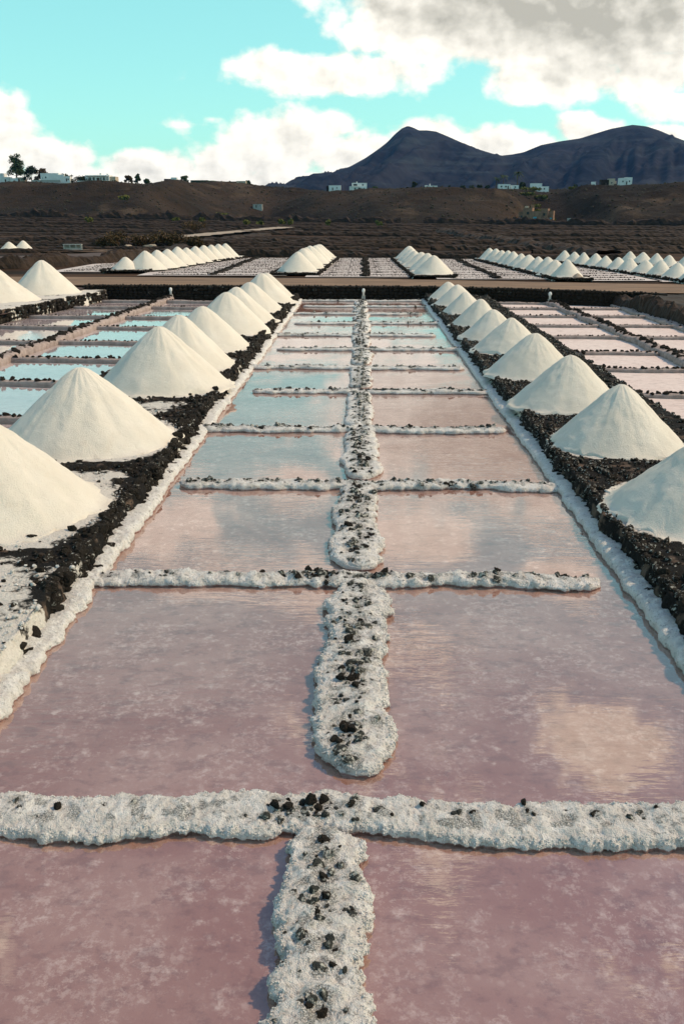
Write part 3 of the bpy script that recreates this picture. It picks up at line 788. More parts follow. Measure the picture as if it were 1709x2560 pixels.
    stones(root, P, S, ['rock_dust', 'rock', 'rock_dust'], 300, rg, base)
    # crumbled salt on the crusted parts
    n = 5200 if salty else 2200
    yy = 5 + 24 * rg.rand(n) ** 1.6; xx = x_in + (x_out - x_in) * np.clip(rg.rand(n) ** 1.4, 0.005, 0.95); k = salt_mask(xx, yy) > 0.36
    for (px, py, r, h) in piles: k &= np.hypot(xx - px, yy - py) > r * 1.12
    xx, yy = xx[k], yy[k]; rr = 0.010 + 0.034 * rg.rand(len(xx)) ** 3
    stone_heap('salt_clods', root, np.stack([xx, yy, 0.375 + rr * .2], -1) - base, rr, M['crust'], rg, ROCKV)
    return root
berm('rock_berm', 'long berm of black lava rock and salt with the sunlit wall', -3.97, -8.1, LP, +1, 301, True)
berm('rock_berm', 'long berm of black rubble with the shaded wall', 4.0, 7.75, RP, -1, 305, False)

# salt shelf at the foot of both walls
for sx, lab, sd in ((-1, 'crumbly white salt shelf along the foot of the sunlit rock wall', 70), (1, 'feathery white salt shelf along the foot of the shaded rock wall', 74)):
    base = empty('salt_shelf', (sx * 3.86, 30, 0)); tag(base, lab, 'salt shelf')
    for j, (y0, y1, ds) in enumerate(((3.0, 14.3, 0.024), (14.0, 28.4, 0.045), (28.0, 59.2, 0.085))):
        p, f, at_, av = ridge_surface((sx * 3.97, y0), (sx * 3.97, y1), 0.25 if sx < 0 else 0.23, 0.14, ds, sd + j, 0.14, 1.1 if sx < 0 else 0.8, 0.03, None, 1.0 if sx < 0 else 0.6)
        at_['grit'] = at_['grit'] * 0
        me = make_mesh('crust', p - np.array([sx * 3.86, 30, 0.0]), f, True, at_); add_obj('crust', me, M['crust'], base)

# ------------------------------------------------------------------ ridges of the side basins: black stones on pale crust
def side_ridge(label, group, a, b, seed, w=0.14, h=0.12, size=(0.055, 0.105), individual=False, gap=0.17, ds=None):
    ymin = min(a[1], b[1])
    p, f, at_, av = ridge_surface(a, b, w * 1.15, h, ds or max(0.05, ymin * 0.0028), seed, 0.45, 0.7, 0.12, 14, 0.6)
    at_['grit'] = at_['grit'] * 0
    base = np.array([(a[0] + b[0]) / 2, (a[1] + b[1]) / 2, 0.0])
    root = empty('stone_ridge', tuple(base)); tag(root, label, 'stone ridge', group)
    add_obj('crust', make_mesh('crust', p - base, f, True, at_), M['crust_pink'], root)
    if ymin > 36: size = (size[0] * .8, size[1] * .8); h = h * .85
    rg = np.random.RandomState(seed); L = math.hypot(b[0] - a[0], b[1] - a[1]); n = int(L / gap)
    d = np.array([(b[0] - a[0]) / L, (b[1] - a[1]) / L]); nn = np.array([-d[1], d[0]])
    P = []; S = []
    for i in range(n):
        if rg.rand() < 0.05: continue
        s = (i + rg.uniform(.2, .8)) * gap
        cen = 0.12 * vn(np.array([[s * 0.55, seed * 2.1, 0.0]]), seed + 6)[0]
        for _ in range(rg.randint(1, 3)):
            q = np.array(a) + d * s + nn * (cen + rg.normal(0, w * 0.35)); r = rg.uniform(*size)
            P.append((q[0], q[1], h * 0.92 + rg.uniform(-.02, .04))); S.append(r)
    stones(root, P, S, ['rock'], len(P) if individual else 0, rg, base)
    return root
LBX = lambda y: np.interp(y, [20, 34, 60], [-13.5, -13.35, -12.2])
LBL = lambda y: np.interp(y, [20, 46, 58], [-18.2, -17.95, -16.3])
ly = [57.4, 53.4, 48.0, 43.4, 38.1, 33.3, 28.4, 23.2]
side_ridge('long black stone dividing ridge of the bluish pans behind the sunlit berm', 'ridges of the bluish pans', (-13.6, 20), (-12.2, 59.4), 400, w=0.26, h=0.22, size=(0.09, 0.17))
for i, y in enumerate(ly):
    side_ridge('black stone ridge of the outer bluish pans, %s from the back wall' % ORD[i], 'ridges of the bluish pans', (LBL(y) + .2, y + .3), (LBX(y) - .2, y), 410 + i, individual=(y < 36), ds=.09)
    side_ridge('black stone ridge between the dividing ridge and the sunlit berm, %s from the back wall' % ORD[i], 'ridges of the bluish pans', (LBX(y) + .2, y), (-8.2, y - .25), 430 + i, individual=(y < 36), ds=.09)
ry = [56.6, 53.2, 48.9, 44.5, 40.1, 35.4, 31.3, 26.6, 22.5]
side_ridge('long black stone dividing ridge of the pink pans beside the shaded berm', 'ridges of the pink pans', (11.75, 20), (11.42, 56.6), 450, w=0.26, h=0.22, size=(0.09, 0.17))
for i, y in enumerate(ry):
    side_ridge('black stone ridge between the shaded berm and the dividing ridge, %s from the back wall' % ORD[i], 'ridges of the pink pans', (7.9, y), (11.4, y - .15), 460 + i, individual=(y < 36), ds=.09)
    side_ridge('black stone ridge of the outer pink pans, %s from the back wall' % ORD[i], 'ridges of the pink pans', (11.75, y - .1), (15.2, y - .2), 480 + i, individual=(y < 36), ds=.09)
# low edge of rubble at the back of the shaded berm is part of that berm; the pale outer edge of the pink pans:
side_ridge('pale crusted edge ridge along the outer side of the pink pans', None, (15.35, 20), (14.9, 56.4), 499, w=0.30, h=0.16, gap=0.5)

# berm of the outermost salt piles beyond the bluish pans
def outer_berm():
    root = empty('rock_berm', (-20.5, 50, 0)); tag(root, 'broad salt-covered berm with rock edge beyond the bluish pans', 'berm'); base = np.array([-20.5, 50, 0.0])
    ys = np.linspace(28, 59.6, 120); t = np.concatenate([[0], np.linspace(0.01, 1, 40)])
    Y, Tt = np.meshgrid(ys, t, indexing='ij'); Y = Y.ravel(); Tt = Tt.ravel()
    xi = LBL(Y) + 0.06 * vn(xyz(Y * .8, 0 * Y, 0 * Y), 5); X = xi - 6.5 * Tt; p = xyz(X, Y, 0 * X)
    Z = 0.58 + 0.05 * fbm(p, 4, 3); Z[Tt == 0] = -.1
    sm = np.clip(0.75 + 0.5 * fbm(p * .8, 4, 8) - np.clip(1 - np.abs(X - xi) / .5, 0, 1) * .35 - np.clip((Tt - .8) * 4, 0, 1), 0, 1)
    add_obj('top', make_mesh('top', np.stack([X, Y, Z], -1) - base, grid_faces(len(ys), len(t), True), True, dict(salt=sm)), M['berm'], root)
    rg = np.random.RandomState(8); P = []; S = []
    y = 28
    while y < 59.2:
        for l in range(3):
            if rg.rand() < .18: continue
            P.append((float(LBL(y)) + rg.uniform(-.08, .06), y + rg.uniform(-.1, .1), .1 + .2 * l)); S.append(rg.uniform(.11, .2))
        y += .23
    stones(root, P, S, ['rock', 'rock_dust'], 120, rg, base)
outer_berm()
for i, (x, y, r, h) in enumerate([(-19.5, 57.2, 1.95, 1.9), (-20.7, 52.0, 2.3, 1.85), (-21.2, 46.6, 2.0, 1.6)]):
    salt_pile('broad white salt pile on the salt-covered outer berm, %s from the dirt road' % ORD[i], 'salt piles on the outer berm', x, y, 0.56, r, h, 240 + i, .6)

# ------------------------------------------------------------------ back wall, road and sluice posts
def back_wall():
    root = empty('stone_wall', (0, 59, 0)); tag(root, 'dark dry stone retaining wall below the dirt road at the back of the pans', 'stone wall'); base = np.array([0, 59, 0.0])
    xs = np.linspace(-18, 17.5, 180); V = []
    for dy, z in ((-.02, -.2), (.06, .80), (.60, .84), (.62, -.2)):
        V.append(np.stack([xs, wall_y(xs) + dy, np.full_like(xs, z)], -1))
    V = np.array(V)
    me = make_mesh('core', V.reshape(-1, 3) - base, grid_faces(4, len(xs)), False); add_obj('core', me, M['rock'], root)
    rg = np.random.RandomState(12); blocks = []
    z = 0.0
    while z < 0.82:
        hh = rg.uniform(.15, .22); x = -17.8
        while x < 17:
            ww = rg.uniform(.2, .42); blocks.append((x + ww / 2, float(wall_y(x)) - .03 + rg.uniform(-.04, .04), z + hh / 2 + rg.uniform(-.02, .02), ww, hh)); x += ww * .98
        z += hh * .98
    blocks = np.array(blocks); order = np.argsort(-(blocks[:, 3] * blocks[:, 4] - .002 * np.abs(blocks[:, 0])))
    mesh = []
    for k in range(6):
        m_ = make_mesh('stone', BLOCKV[k], ICO1F, False); m_.materials.append(M['rock'] if k else M['rock_dust']); mesh.append(m_)
    for i in order[:300]:
        b = blocks[i]; o = bpy.data.objects.new('stone', mesh[rg.randint(6)]); col.objects.link(o); o.parent = root
        o.location = Vector(b[:3] - base); o.scale = (b[3] * .53, .13, b[4] * .54); o.rotation_euler = (0, rg.uniform(-.08, .08), rg.uniform(-.15, .15))
    rest = blocks[order[300:]]
    stone_heap('loose_stones', root, rest[:, :3] - base, np.stack([rest[:, 3] * .52, np.full(len(rest), .14), rest[:, 4] * .55], -1), M['rock'], rg, BLOCKV, 0.06)
    # coping stones, some with salt
    P = [(x, float(wall_y(x)) + .12 + rg.uniform(-.08, .15), .82 + rg.uniform(0, .05)) for x in np.arange(-17.6, 17, .19)]
    stone_heap('coping_stones', root, np.array(P) - base, rg.uniform(.06, .13, len(P)), M['rock_dust'], rg)
back_wall()

def strip(name, pts, w, zf, mat, kind='structure', z_off=0.01, nx=6, seed=1, edge=0.25):
    """a strip of ground along a polyline"""
    pts = np.array(pts, float); seg = np.concatenate([[0], np.cumsum(np.linalg.norm(np.diff(pts, axis=0), axis=1))])
    s = np.arange(0, seg[-1], max(seg[-1] / 160, .5)); x = np.interp(s, seg, pts[:, 0]); y = np.interp(s, seg, pts[:, 1])
    d = np.stack([np.gradient(x), np.gradient(y)], -1); d /= np.linalg.norm(d, axis=1, keepdims=True); n = np.stack([-d[:, 1], d[:, 0]], -1)
    t = np.linspace(-1, 1, nx); W = w / 2 * (1 + edge * vn(xyz(s * .4, seed + 0 * s, 0 * s), seed))
    X = x[:, None] + n[:, :1] * t * W[:, None]; Y = y[:, None] + n[:, 1:] * t * W[:, None]
    Z = zf(X.ravel(), Y.ravel()) + z_off
    o = add_obj(name, make_mesh(name, np.stack([X.ravel(), Y.ravel(), Z], -1), grid_faces(len(s), nx, True)), mat); o['kind'] = kind
    return o
rx = np.linspace(-60, 60, 60)
def rroad():
    Y0 = np.interp(rx, [-60, -16, 4, 9, 14, 20, 60], [60.4, 60.35, 59.5, 58.3, 56.0, 54.0, 46]); Y1 = np.interp(rx, [-60, -20, 0, 15, 60], [69.5, 68.8, 67.5, 63.0, 52])
    t = np.linspace(0, 1, 30); X = np.repeat(rx, 30); Yv = (Y0[:, None] * (1 - t) + Y1[:, None] * t).ravel()
    z = 0.815 + 0.035 * fbm(xyz(X * .3, Yv * 1.5, 0 * X), 4, 3) 
    o = add_obj('road', make_mesh('road', np.stack([X, Yv, z], -1), grid_faces(60, 30)), M['road']); o['kind'] = 'structure'
rroad()

for (x, lab) in ((-12.15, 'small white sluice post at the end of the bluish pans by the back wall'), (0.12, 'small white sluice post at the head of the middle dividing ridge'), (11.3, 'small greenish white sluice post above the pink pans')):
    y = float(wall_y(x)) - .32
    r_ = empty('sluice_post', (x, y, 0)); tag(r_, lab, 'post', 'white sluice posts along the back wall'); r_.scale = (.78, .78, .9)
    MB().box((0, 0, .17), (.34, .26, .36), taper=.85).build('base', M['concrete'], r_)
    MB().lathe([(.085, .35), (.085, .56), (.11, .58), (.13, .64), (.13, .72), (.10, .79), (.04, .83)], 14).build('cap', M['white'], r_, True)

# ------------------------------------------------------------------ the pans beyond the road
ZF = 0.78
def far_pans():
    # floors
    secs = [(-24.5, -17.8, 76, 100), (-16.2, -6.6, 71.5, 103), (-3.3, 3.9, 69.8, 103), (6.3, 13.4, 67.6, 100), (15.2, 20.0, 66, 97), (21.5, 26.0, 65.0, 95), (27.2, 40, 64, 95)]
    for (x0, x1, y0, y1) in secs:
        sheet('pan_floor', np.linspace(x0 - .9, x1 + .9, 10), np.linspace(y0 - .4, y1, 20), lambda x, y: np.full_like(x, ZF + 0.02), M['bed_white'])
    # dark ridges across every pan: one shared mesh per length
    cache = {}
    def low_ridge(L, k):
        key = (round(L, 1), k)
        if key not in cache:
            p, f, at_, av = ridge_surface((-L / 2, 0), (L / 2, 0), 0.11, 0.04, 0.16, 600 + k, 0.4, 0.25, 0.25, 10, 1.2)
            rg = np.random.RandomState(k); n = int(L / .13)
            P = np.stack([np.linspace(-L / 2, L / 2, n) + rg.uniform(-.05, .05, n), rg.normal(0, .06, n), np.full(n, .035)], -1)
            S = rg.uniform(.04, .078, n); keep = rg.rand(n) > .10; P = P[keep]; S = S[keep]
            Rm = rotz_mats(rg, len(P)); VV = np.einsum('nij,nkj->nki', Rm, np.array(ROCKV)[rg.randint(0, 6, len(P))] * S[:, None, None]) + P[:, None, :]
            F = (ICO1F[None] + (np.arange(len(P)) * 42)[:, None, None]).reshape(-1, 3)
            mc = make_mesh('crust', p, f, True, at_); mc.materials.append(M['rock'])
            ms = make_mesh('loose_stones', VV.reshape(-1, 3), F, False); ms.materials.append(M['rock'])
            cache[key] = (mc, ms)
        return cache[key]
    rg = np.random.RandomState(77)
    locs = ['beside brown yard', 'behind bluish pans', 'behind middle basin', 'behind shaded berm', 'between pile rows', 'between outer rows', 'past outermost row']
    for si, (x0, x1, y0, y1) in enumerate(secs):
        mids = [(x0, (x0 + x1) / 2), ((x0 + x1) / 2, x1)] if x1 - x0 > 6.5 else [(x0, x1)]
        y = y0 + .5; k = 0
        while y < y1 - .5:
            for mi, (a, b) in enumerate(mids):
                mc, ms = low_ridge(b - a - .3, k % 4)
                r = empty('stone_ridge', ((a + b) / 2, y + rg.uniform(-.15, .15), ZF)); tag(r, '%s thin stone ridge from the dirt road, %s of white pans %s' % (ORD[k], ['shadeward half', 'sunward half'][mi] if len(mids) > 1 else 'full width', locs[si]), 'stone ridge', 'ridges of the pans beyond the dirt road')
                r.rotation_euler.z = -0.02 + rg.uniform(-.01, .01)
                add_obj('crust', mc, None, r); o = add_obj('loose_stones', ms, None, r); o['kind'] = 'stuff'
            y += 2.3 + rg.uniform(-.25, .25); k += 1
        if len(mids) == 2:
            xm = mids[0][1]
            p, f, at_, av = ridge_surface((0, -(y1 - y0) / 2), (0, (y1 - y0) / 2), 0.26, 0.12, 0.2, 650, 0.4, 0.3, 0.2, 10, 1.0)
            r = empty('stone_ridge', (xm, (y0 + y1) / 2, ZF)); tag(r, 'long black stone ridge dividing the far white pans %s' % locs[si], 'stone ridge', 'dividing ridges beyond the dirt road')
            add_obj('crust', make_mesh('crust', p, f, True, at_), M['rock'], r)
            n = int((y1 - y0) / .18); P = np.stack([rg.normal(0, .13, n), np.linspace(-(y1 - y0) / 2, (y1 - y0) / 2, n), np.full(n, .12)], -1)
            stone_heap('loose_stones', r, P, rg.uniform(.07, .14, n), M['rock'], rg)
    # strip berms that carry the rows of piles
    rows = [('A', -18.6, 76.5, -14.5, 101.0, 11, 1.55, 1.46, 'the row beside the pale path'), ('B', -5.02, 73.4, -4.3, 99.5, 7, 1.62, 1.5, 'the row behind the sunlit berm'),
            ('C', 5.24, 70.4, 4.72, 97.2, 6, 1.42, 1.26, 'the row behind the shaded berm'), ('D', 14.6, 67.4, 12.9, 96.0, 11, 1.16, 1.12, 'the row right behind the pink pans'),
            ('E', 22.6, 64.6, 19.7, 92.0, 11, 1.0, 0.98, 'the row second behind the pink pans'), ('F', 27.6, 74.0, 25.6, 90.5, 7, 1.0, 0.98, 'the row outermost behind the pink pans')]
    for nm, x0, y0, x1, y1, n, r, h, words in rows:
        root = empty('rock_berm', ((x0 + x1) / 2, (y0 + y1) / 2, ZF)); tag(root, 'low rubble berm beyond the dirt road carrying %s' % words, 'berm', None)
        base = np.array([(x0 + x1) / 2, (y0 + y1) / 2, ZF])
        L = y1 - y0 + 4; ys = np.linspace(-L / 2, L / 2, 70); t = np.linspace(-1, 1, 16)
        Y, Tt = np.meshgrid(ys, t, indexing='ij'); Y = Y.ravel(); Tt = Tt.ravel()
        w = r * 1.12; xx = (x1 - x0) * (Y / (y1 - y0)) + Tt * w
        Z = np.where(np.abs(Tt) > .99, -.05, .22 + .04 * fbm(xyz(xx, Y, 0 * Y) * 1.5, 3, 4))
        sm = np.clip(0.5 + .5 * fbm(xyz(xx, Y, 0 * Y) * .9, 3, 6), 0, 1)
        add_obj('top', make_mesh('top', np.stack([xx, Y, Z], -1), grid_faces(len(ys), 16, True), True, dict(salt=sm)), M['berm'], root)
        P = []
        for yy in np.arange(-L / 2, L / 2, .2):
            for sd in (-1, 1):
                P.append(((x1 - x0) * (yy / (y1 - y0)) + sd * (w + rg.uniform(-.1, .05)), yy, .14 + rg.uniform(-.05, .08)))
        for xx_ in np.arange(-w, w, .16): P.append((xx_ + (x0 - x1) / 2 * (L / (y1 - y0)), -L / 2, .15))
        stone_heap('loose_stones', root, P, rg.uniform(.09, .17, len(P)), M['rock'], rg)
        for i in range(n):
            u = i / (n - 1); j = rg.uniform(-.12, .12)
            rr = r * rg.uniform(.9, 1.08) * (1 - .08 * u); hh = h * rg.uniform(.9, 1.06) * (1 - .05 * u)
            if nm == 'A' and i == 0: rr, hh = 1.12, .95
            if nm == 'C' and i == 0: rr, hh = 1.5, 1.3
            if nm == 'A': 
                xx_ = np.interp(u, [0, .1, 1], [-19.2, -17.7, -14.5]); yy_ = np.interp(u, [0, .1, 1], [76.4, 77.2, 101])
            else:
                xx_ = x0 + (x1 - x0) * u + j; yy_ = y0 + (y1 - y0) * u + rg.uniform(-.2, .2)
            salt_pile('far salt pile, %s from the dirt road, in %s' % (ORD[i], words), 'salt piles beyond the dirt road', xx_, yy_, ZF + .2, rr * .96, hh, 700 + ord(nm) * 20 + i, .36)
    o = salt_pile('small dirty tan heap against the salt pile by the road', None, 15.15, 66.3, ZF + .05, .55, .42, 991, .3)
    o.data.materials[0] = M['path']
far_pans()

# ------------------------------------------------------------------ stone walls across the far fields
def lumpy_wall(label, group, pts, h, w, seed, zf, ds=None, n_st=0):
    pts = np.array(pts, float); seg = np.concatenate([[0], np.cumsum(np.linalg.norm(np.diff(pts, axis=0), axis=1))])
    ymid = pts[:, 1].mean(); ds = ds or max(.35, ymid * .0035)
    s = np.arange(0, seg[-1], ds); x = np.interp(s, seg, pts[:, 0]); y = np.interp(s, seg, pts[:, 1])
    x = x + 0; y = y + 1.2 * vn(xyz(s * .03, seed + 0 * s, 0 * s), seed)
    d = np.stack([np.gradient(x), np.gradient(y)], -1); d /= np.maximum(np.linalg.norm(d, axis=1, keepdims=True), 1e-6); n = np.stack([-d[:, 1], d[:, 0]], -1)
    prof = np.array([(-1, -.3), (-.85, .35), (-.6, .85), (-.2, 1), (.2, 1), (.6, .85), (.85, .35), (1, -.3)])
    k = len(prof)
    hh = h * (1 + .35 * vn(xyz(s * .12, seed + 0 * s, 0 * s), seed + 1) + .25 * vn(xyz(s * .9, seed + 0 * s, 0 * s), seed + 2))
    rgj = np.random.RandomState(seed)
    X = x[:, None] + n[:, :1] * prof[:, 0] * w + rgj.uniform(-.12, .12, (len(s), k)) * w; Y = y[:, None] + n[:, 1:] * prof[:, 0] * w + rgj.uniform(-.12, .12, (len(s), k)) * w
    Z = zf(X.ravel(), Y.ravel()).reshape(X.shape) + prof[:, 1] * hh[:, None] * (1 + rgj.uniform(-.2, .2, (len(s), k)))
    base = np.array([pts[:, 0].mean(), pts[:, 1].mean(), float(zf(np.array([pts[:, 0].mean()]), np.array([pts[:, 1].mean()]))[0])])
    o = add_obj('stone_wall', make_mesh('stone_wall', np.stack([X.ravel(), Y.ravel(), Z.ravel()], -1) - base, grid_faces(len(s), k, True), False), M['rock_wall'])
    o.location = base; tag(o, label, 'stone wall', group)
    return o
M['rock_wall'] = mat_simple('field_wall_rock', (0.015, 0.0092, 0.006), (0.046, 0.027, 0.017), 0.7, bump=0.8, dist=0.1)

def far_fields():
    rg = np.random.RandomState(5)
    lumpy_wall('dark rubble bank along the outer side of the pink pans', None, [(15.9, 22), (15.75, 40), (15.5, 50), (15.1, 55.5)], .62, .55, 806, lambda x, y: 0 * x + .05, .22)
    lumpy_wall('low black wall with pale cap closing off the pans beyond the dirt road', None, [(-26, 108.5), (-14, 107.5), (4, 106.0), (14, 102.5), (28, 99)], .55, .6, 800, field_z)
    lumpy_wall('black rock wall slanting from the brown yard to the piles beyond the dirt road', None, [(-44, 74), (-30, 82), (-24, 92), (-22.5, 104)], .85, .7, 801, field_z, .35)
    lumpy_wall('lumpy black rock bank beside the pale path', None, [(-24, 112), (-25.5, 140), (-22, 190), (-16, 250)], .38, 1.3, 802, field_z, .7)
    lumpy_wall('lumpy black rock bank running into the far fields behind the piles', None, [(28, 108), (24, 140), (22, 190), (20, 240)], .9, 2.0, 803, field_z, .7)
    y = 116; i = 0
    while y < 420:
        x0 = -.42 * y + rg.uniform(-15, 15); x1 = .40 * y + rg.uniform(-15, 15)
        if rg.rand() < .5:
            m = rg.uniform(-.18, .18) * y
            spans = [(x0, m - rg.uniform(1, 5)), (m + rg.uniform(1, 5), x1)]
        else: spans = [(x0, x1)]
        for (a, b) in spans:
            sl = rg.uniform(-.03, .02)
            lumpy_wall('long low black stone wall crossing the dark far fields', 'walls of the dark far fields', [(a, y - sl * a), ((a + b) / 2, y + rg.uniform(-2, 2) - sl * (a + b) / 2), (b, y - sl * b)], rg.uniform(.18, .42) * (1 + y / 500), rg.uniform(.5, 1.1), 810 + i, field_z); i += 1
        y *= rg.uniform(1.05, 1.11)
    # terrace wall under the slope
    lumpy_wall('tall black terrace wall at the foot of the scrubby hill', None, [(-170, 425), (-60, 428), (0, 424), (18, 424)], 2.6, 1.6, 880, field_z, 1.6)
    lumpy_wall('black terrace wall at the hill foot right of the track', None, [(27, 424), (70, 420), (110, 405), (190, 392)], 2.4, 1.6, 881, field_z, 1.6)
    strip('path', [(-32, 142), (-29.5, 160), (-27, 190), (-23.5, 225), (-20.5, 262)], 4.6, field_z, M['path'], z_off=.75, seed=3)
    strip('path', [(-60, 78), (-44, 92), (-34, 104), (-26, 112)], 12, field_z, M['yard'], z_off=.05, seed=6)
    strip('path', [(-48, 118), (-36, 119), (-28, 118)], 5, field_z, M['road'], z_off=.10, seed=7)
    # little salt island beside the yard
    r_ = empty('rock_berm', (-43.5, 118.5, field_z(np.array([-43.5]), np.array([118.5]))[0])); tag(r_, 'small salt-topped rubble berm beside the brown yard', 'berm')
    r_.location.z -= .35; r_.scale = (.68, .68, .68)
    p, f, at_, av = ridge_surface((-9, 0), (4.6, 1.0), 2.6, .5, .3, 890, .5, .5, .2, 16, .6)
    me = make_mesh('top', p, f, True, dict(salt=np.clip(1.1 - 1.2 * av, 0, 1))); add_obj('top', me, M['berm'], r_)
    P = [(-9 + 13.6 * u + rg.uniform(-.1, .1), -2.5 + u * 1.0 + rg.uniform(-.15, .15), .2) for u in np.linspace(0, 1, 70)]
    stone_heap('loose_stones', r_, P, rg.uniform(.15, .3, 70), M['rock'], rg)
    for i, (dx, dy, r, h, w_) in enumerate([(-1.1, -.6, 2.0, 1.75, 'rounded one of three white salt piles beside the brown yard'), (1.0, 1.2, 2.0, 1.9, 'sharp-peaked one of three white salt piles beside the brown yard'), (-5.4, -.6, 1.7, 1.1, 'lowest of three white salt piles beside the brown yard')]):
        salt_pile(w_, 'salt piles beside the brown yard', -43.5 + dx * .66, 118.5 + dy * .66, r_.location.z + .28, r * .66, h * .70, 895 + i, .36)
    # white low frame shed and rubble by the yard
    z = field_z(np.array([-36.8]), np.array([121.0]))[0]
    t = empty('trough', (-36.6, 119.5, z + .15), R(8)); tag(t, 'low whitish open-sided concrete trough shed on the brown yard', 'shed'); t.scale = (.56, .56, .5)
    MB().box((0, 0, 1.28), (4.1, 1.5, .22)).build('roof', M['concrete'], t)
    for x in (-1.9, -.55, .75, 1.9): MB().box((x, -.6, .58), (.22, .24, 1.17)).build('pillar', M['concrete'], t)
    MB().box((0, .66, .58), (4.0, .16, 1.17)).build('back_wall', M['concrete'], t)
    MB().box((.2, -.62, .22), (3.4, .14, .42)).build('front_wall', M['concrete'], t)
    for (x, y_, s, lab) in ((-31.2, 126, .5, 'pale angular boulder beside the ochre bushes'), (-28.6, 127, .62, 'flat pale boulder with sloping top beside the ochre bushes')):
        v = rock_verts(ICO2, int(s * 100) + 3, .3) * np.array([1.5, 1, .8]) * s
        o = add_obj('boulder', make_mesh('boulder', v, ICO2F, False), M['path']); o.location = (x, y_, field_z(np.array([x]), np.array([y_]))[0] + .35 * s); tag(o, lab, 'boulder')
far_fields()

# ------------------------------------------------------------------ vegetation
def crown_mesh(name, blobs, n, leaf, seed, mat, parent, droop=0.0):
    """leaf-sized faces spread through the volume of several clumps"""
    rg = np.random.RandomState(seed); V = []; F = []
    vol = np.array([b[3] * b[4] * b[5] for b in blobs]); pr = vol ** .7 / (vol ** .7).sum()
    ids = rg.choice(len(blobs), n, p=pr)
    B = np.array(blobs)[ids]; d = rg.normal(size=(n, 3)); d /= np.linalg.norm(d, axis=1, keepdims=True); rr = rg.rand(n) ** .42
    c = B[:, :3] + d * B[:, 3:6] * rr[:, None] * rg.uniform(.85, 1.15, (n, 1)); c[:, 2] -= droop * rg.rand(n)
    Rm = rotz_mats(rg, n, 1.4); s = leaf * rg.uniform(.6, 1.4, n)
    q = np.array([[-1, -.35, 0], [1, -.35, 0], [.6, .45, .25], [-.6, .45, .1]])
    VV = np.einsum('nij,nkj->nki', Rm, q[None] * s[:, None, None]) + c[:, None, :]
    me = make_mesh(name, VV.reshape(-1, 3), np.arange(4 * n).reshape(-1, 4), False)
    return add_obj(name, me, mat, parent)

def tree(name, label, X, Y, z, H, spread, seed, mat, cat='tree', nclump=9, n=1500, leaf=.35, trunk=.35, group=None, lean=0, base_frac=.25):
    rg = np.random.RandomState(seed); r = empty(name, (X, Y, z)); tag(r, label, cat, group)
    tb = MB(); top = (lean * H, 0, H * .8)
    if trunk > 0:
        pts = [(0, 0, -.4), (lean * H * .2, .05, H * .2), (lean * H * .5, 0, H * .5), top]; tb.tube(pts, [trunk, trunk * .8, trunk * .5, trunk * .15], 7)
    bl = []
    for k in range(nclump):
        a = rg.uniform(0, 6.28); u = rg.uniform(base_frac, 1.0); rad = spread * (1 - .55 * u) * rg.uniform(.35, 1.0)
        c = (math.cos(a) * rad + lean * H * u, math.sin(a) * rad, H * u * .92)
        s = spread * rg.uniform(.22, .42); bl.append((c[0], c[1], c[2], s, s, s * .75))
        if trunk > 0: tb.tube([(lean * H * u * .7, 0, H * u * .6), ((c[0] + lean * H * u * .7) / 2, c[1] / 2, (H * u * .6 + c[2]) / 2 + .1), c], [trunk * .3, trunk * .2, trunk * .06], 5)
    if trunk > 0: tb.build('trunk', M['bark'], r, True)
    crown_mesh('crown', bl, n, leaf, seed + 1, mat, r)
    return r
def bush(label, X, Y, z, w, h, seed, mat, group=None, n=700, leaf=.3, name='bush'):
    rg = np.random.RandomState(seed); r = empty(name, (X, Y, z)); tag(r, label, 'bush', group)
    tb = MB(); bl = []
    for k in range(6):
        x = rg.uniform(-w, w) * .6; y_ = rg.uniform(-w, w) * .4; zz = h * rg.uniform(.3, .75)
        bl.append((x, y_, zz, w * rg.uniform(.28, .45), w * .35, h * rg.uniform(.25, .4)))
        tb.tube([(0, 0, -.3), (x * .5, y_ * .5, zz * .5), (x, y_, zz)], [.12 * h / 2, .08 * h / 2, .02], 5)
    tb.build('stem', M['bark'], r); crown_mesh('foliage', bl, n, leaf, seed + 1, mat, r)
    return r
def palm(label, X, Y, z, H, seed, group=None):
    rg = np.random.RandomState(seed); r = empty('palm_tree', (X, Y, z)); tag(r, label, 'palm tree', group)
    MB().tube([(0, 0, -.4), (.1, 0, H * .4), (.15, .05, H * .85)], [.32, .24, .22], 8).build('trunk', M['bark'], r, True)
    V = []; F = []
    for k in range(26):
        a = rg.uniform(0, 6.28); up = rg.uniform(-.3, 1.2); L = H * rg.uniform(.32, .42); w = .28; c = Vector((.15, .05, H * .86)); prev = None
        for j in range(6):
            u = j / 5; p = c + Vector((math.cos(a) * L * u * math.cos(up * .6), math.sin(a) * L * u * math.cos(up * .6), L * (math.sin(up) * u - .75 * u * u)))
            sd_ = Vector((-math.sin(a), math.cos(a), 0)) * w * (1 - u * .85) * (.4 + 1.6 * min(u * 4, 1) / 1.6)
            i0 = len(V); V += [tuple(p - sd_ - Vector((0, 0, .12))), tuple(p), tuple(p + sd_ - Vector((0, 0, .12)))]
            if j: F += [(i0 - 3, i0 - 2, i0 + 1, i0), (i0 - 2, i0 - 1, i0 + 2, i0 + 1)]
    me = bpy.data.meshes.new('crown'); me.from_pydata(V, [], F); me.update(); add_obj('crown', me, M['leaf'], r)
    return r

def at_az(az, Y): return Y * math.tan(R(az))

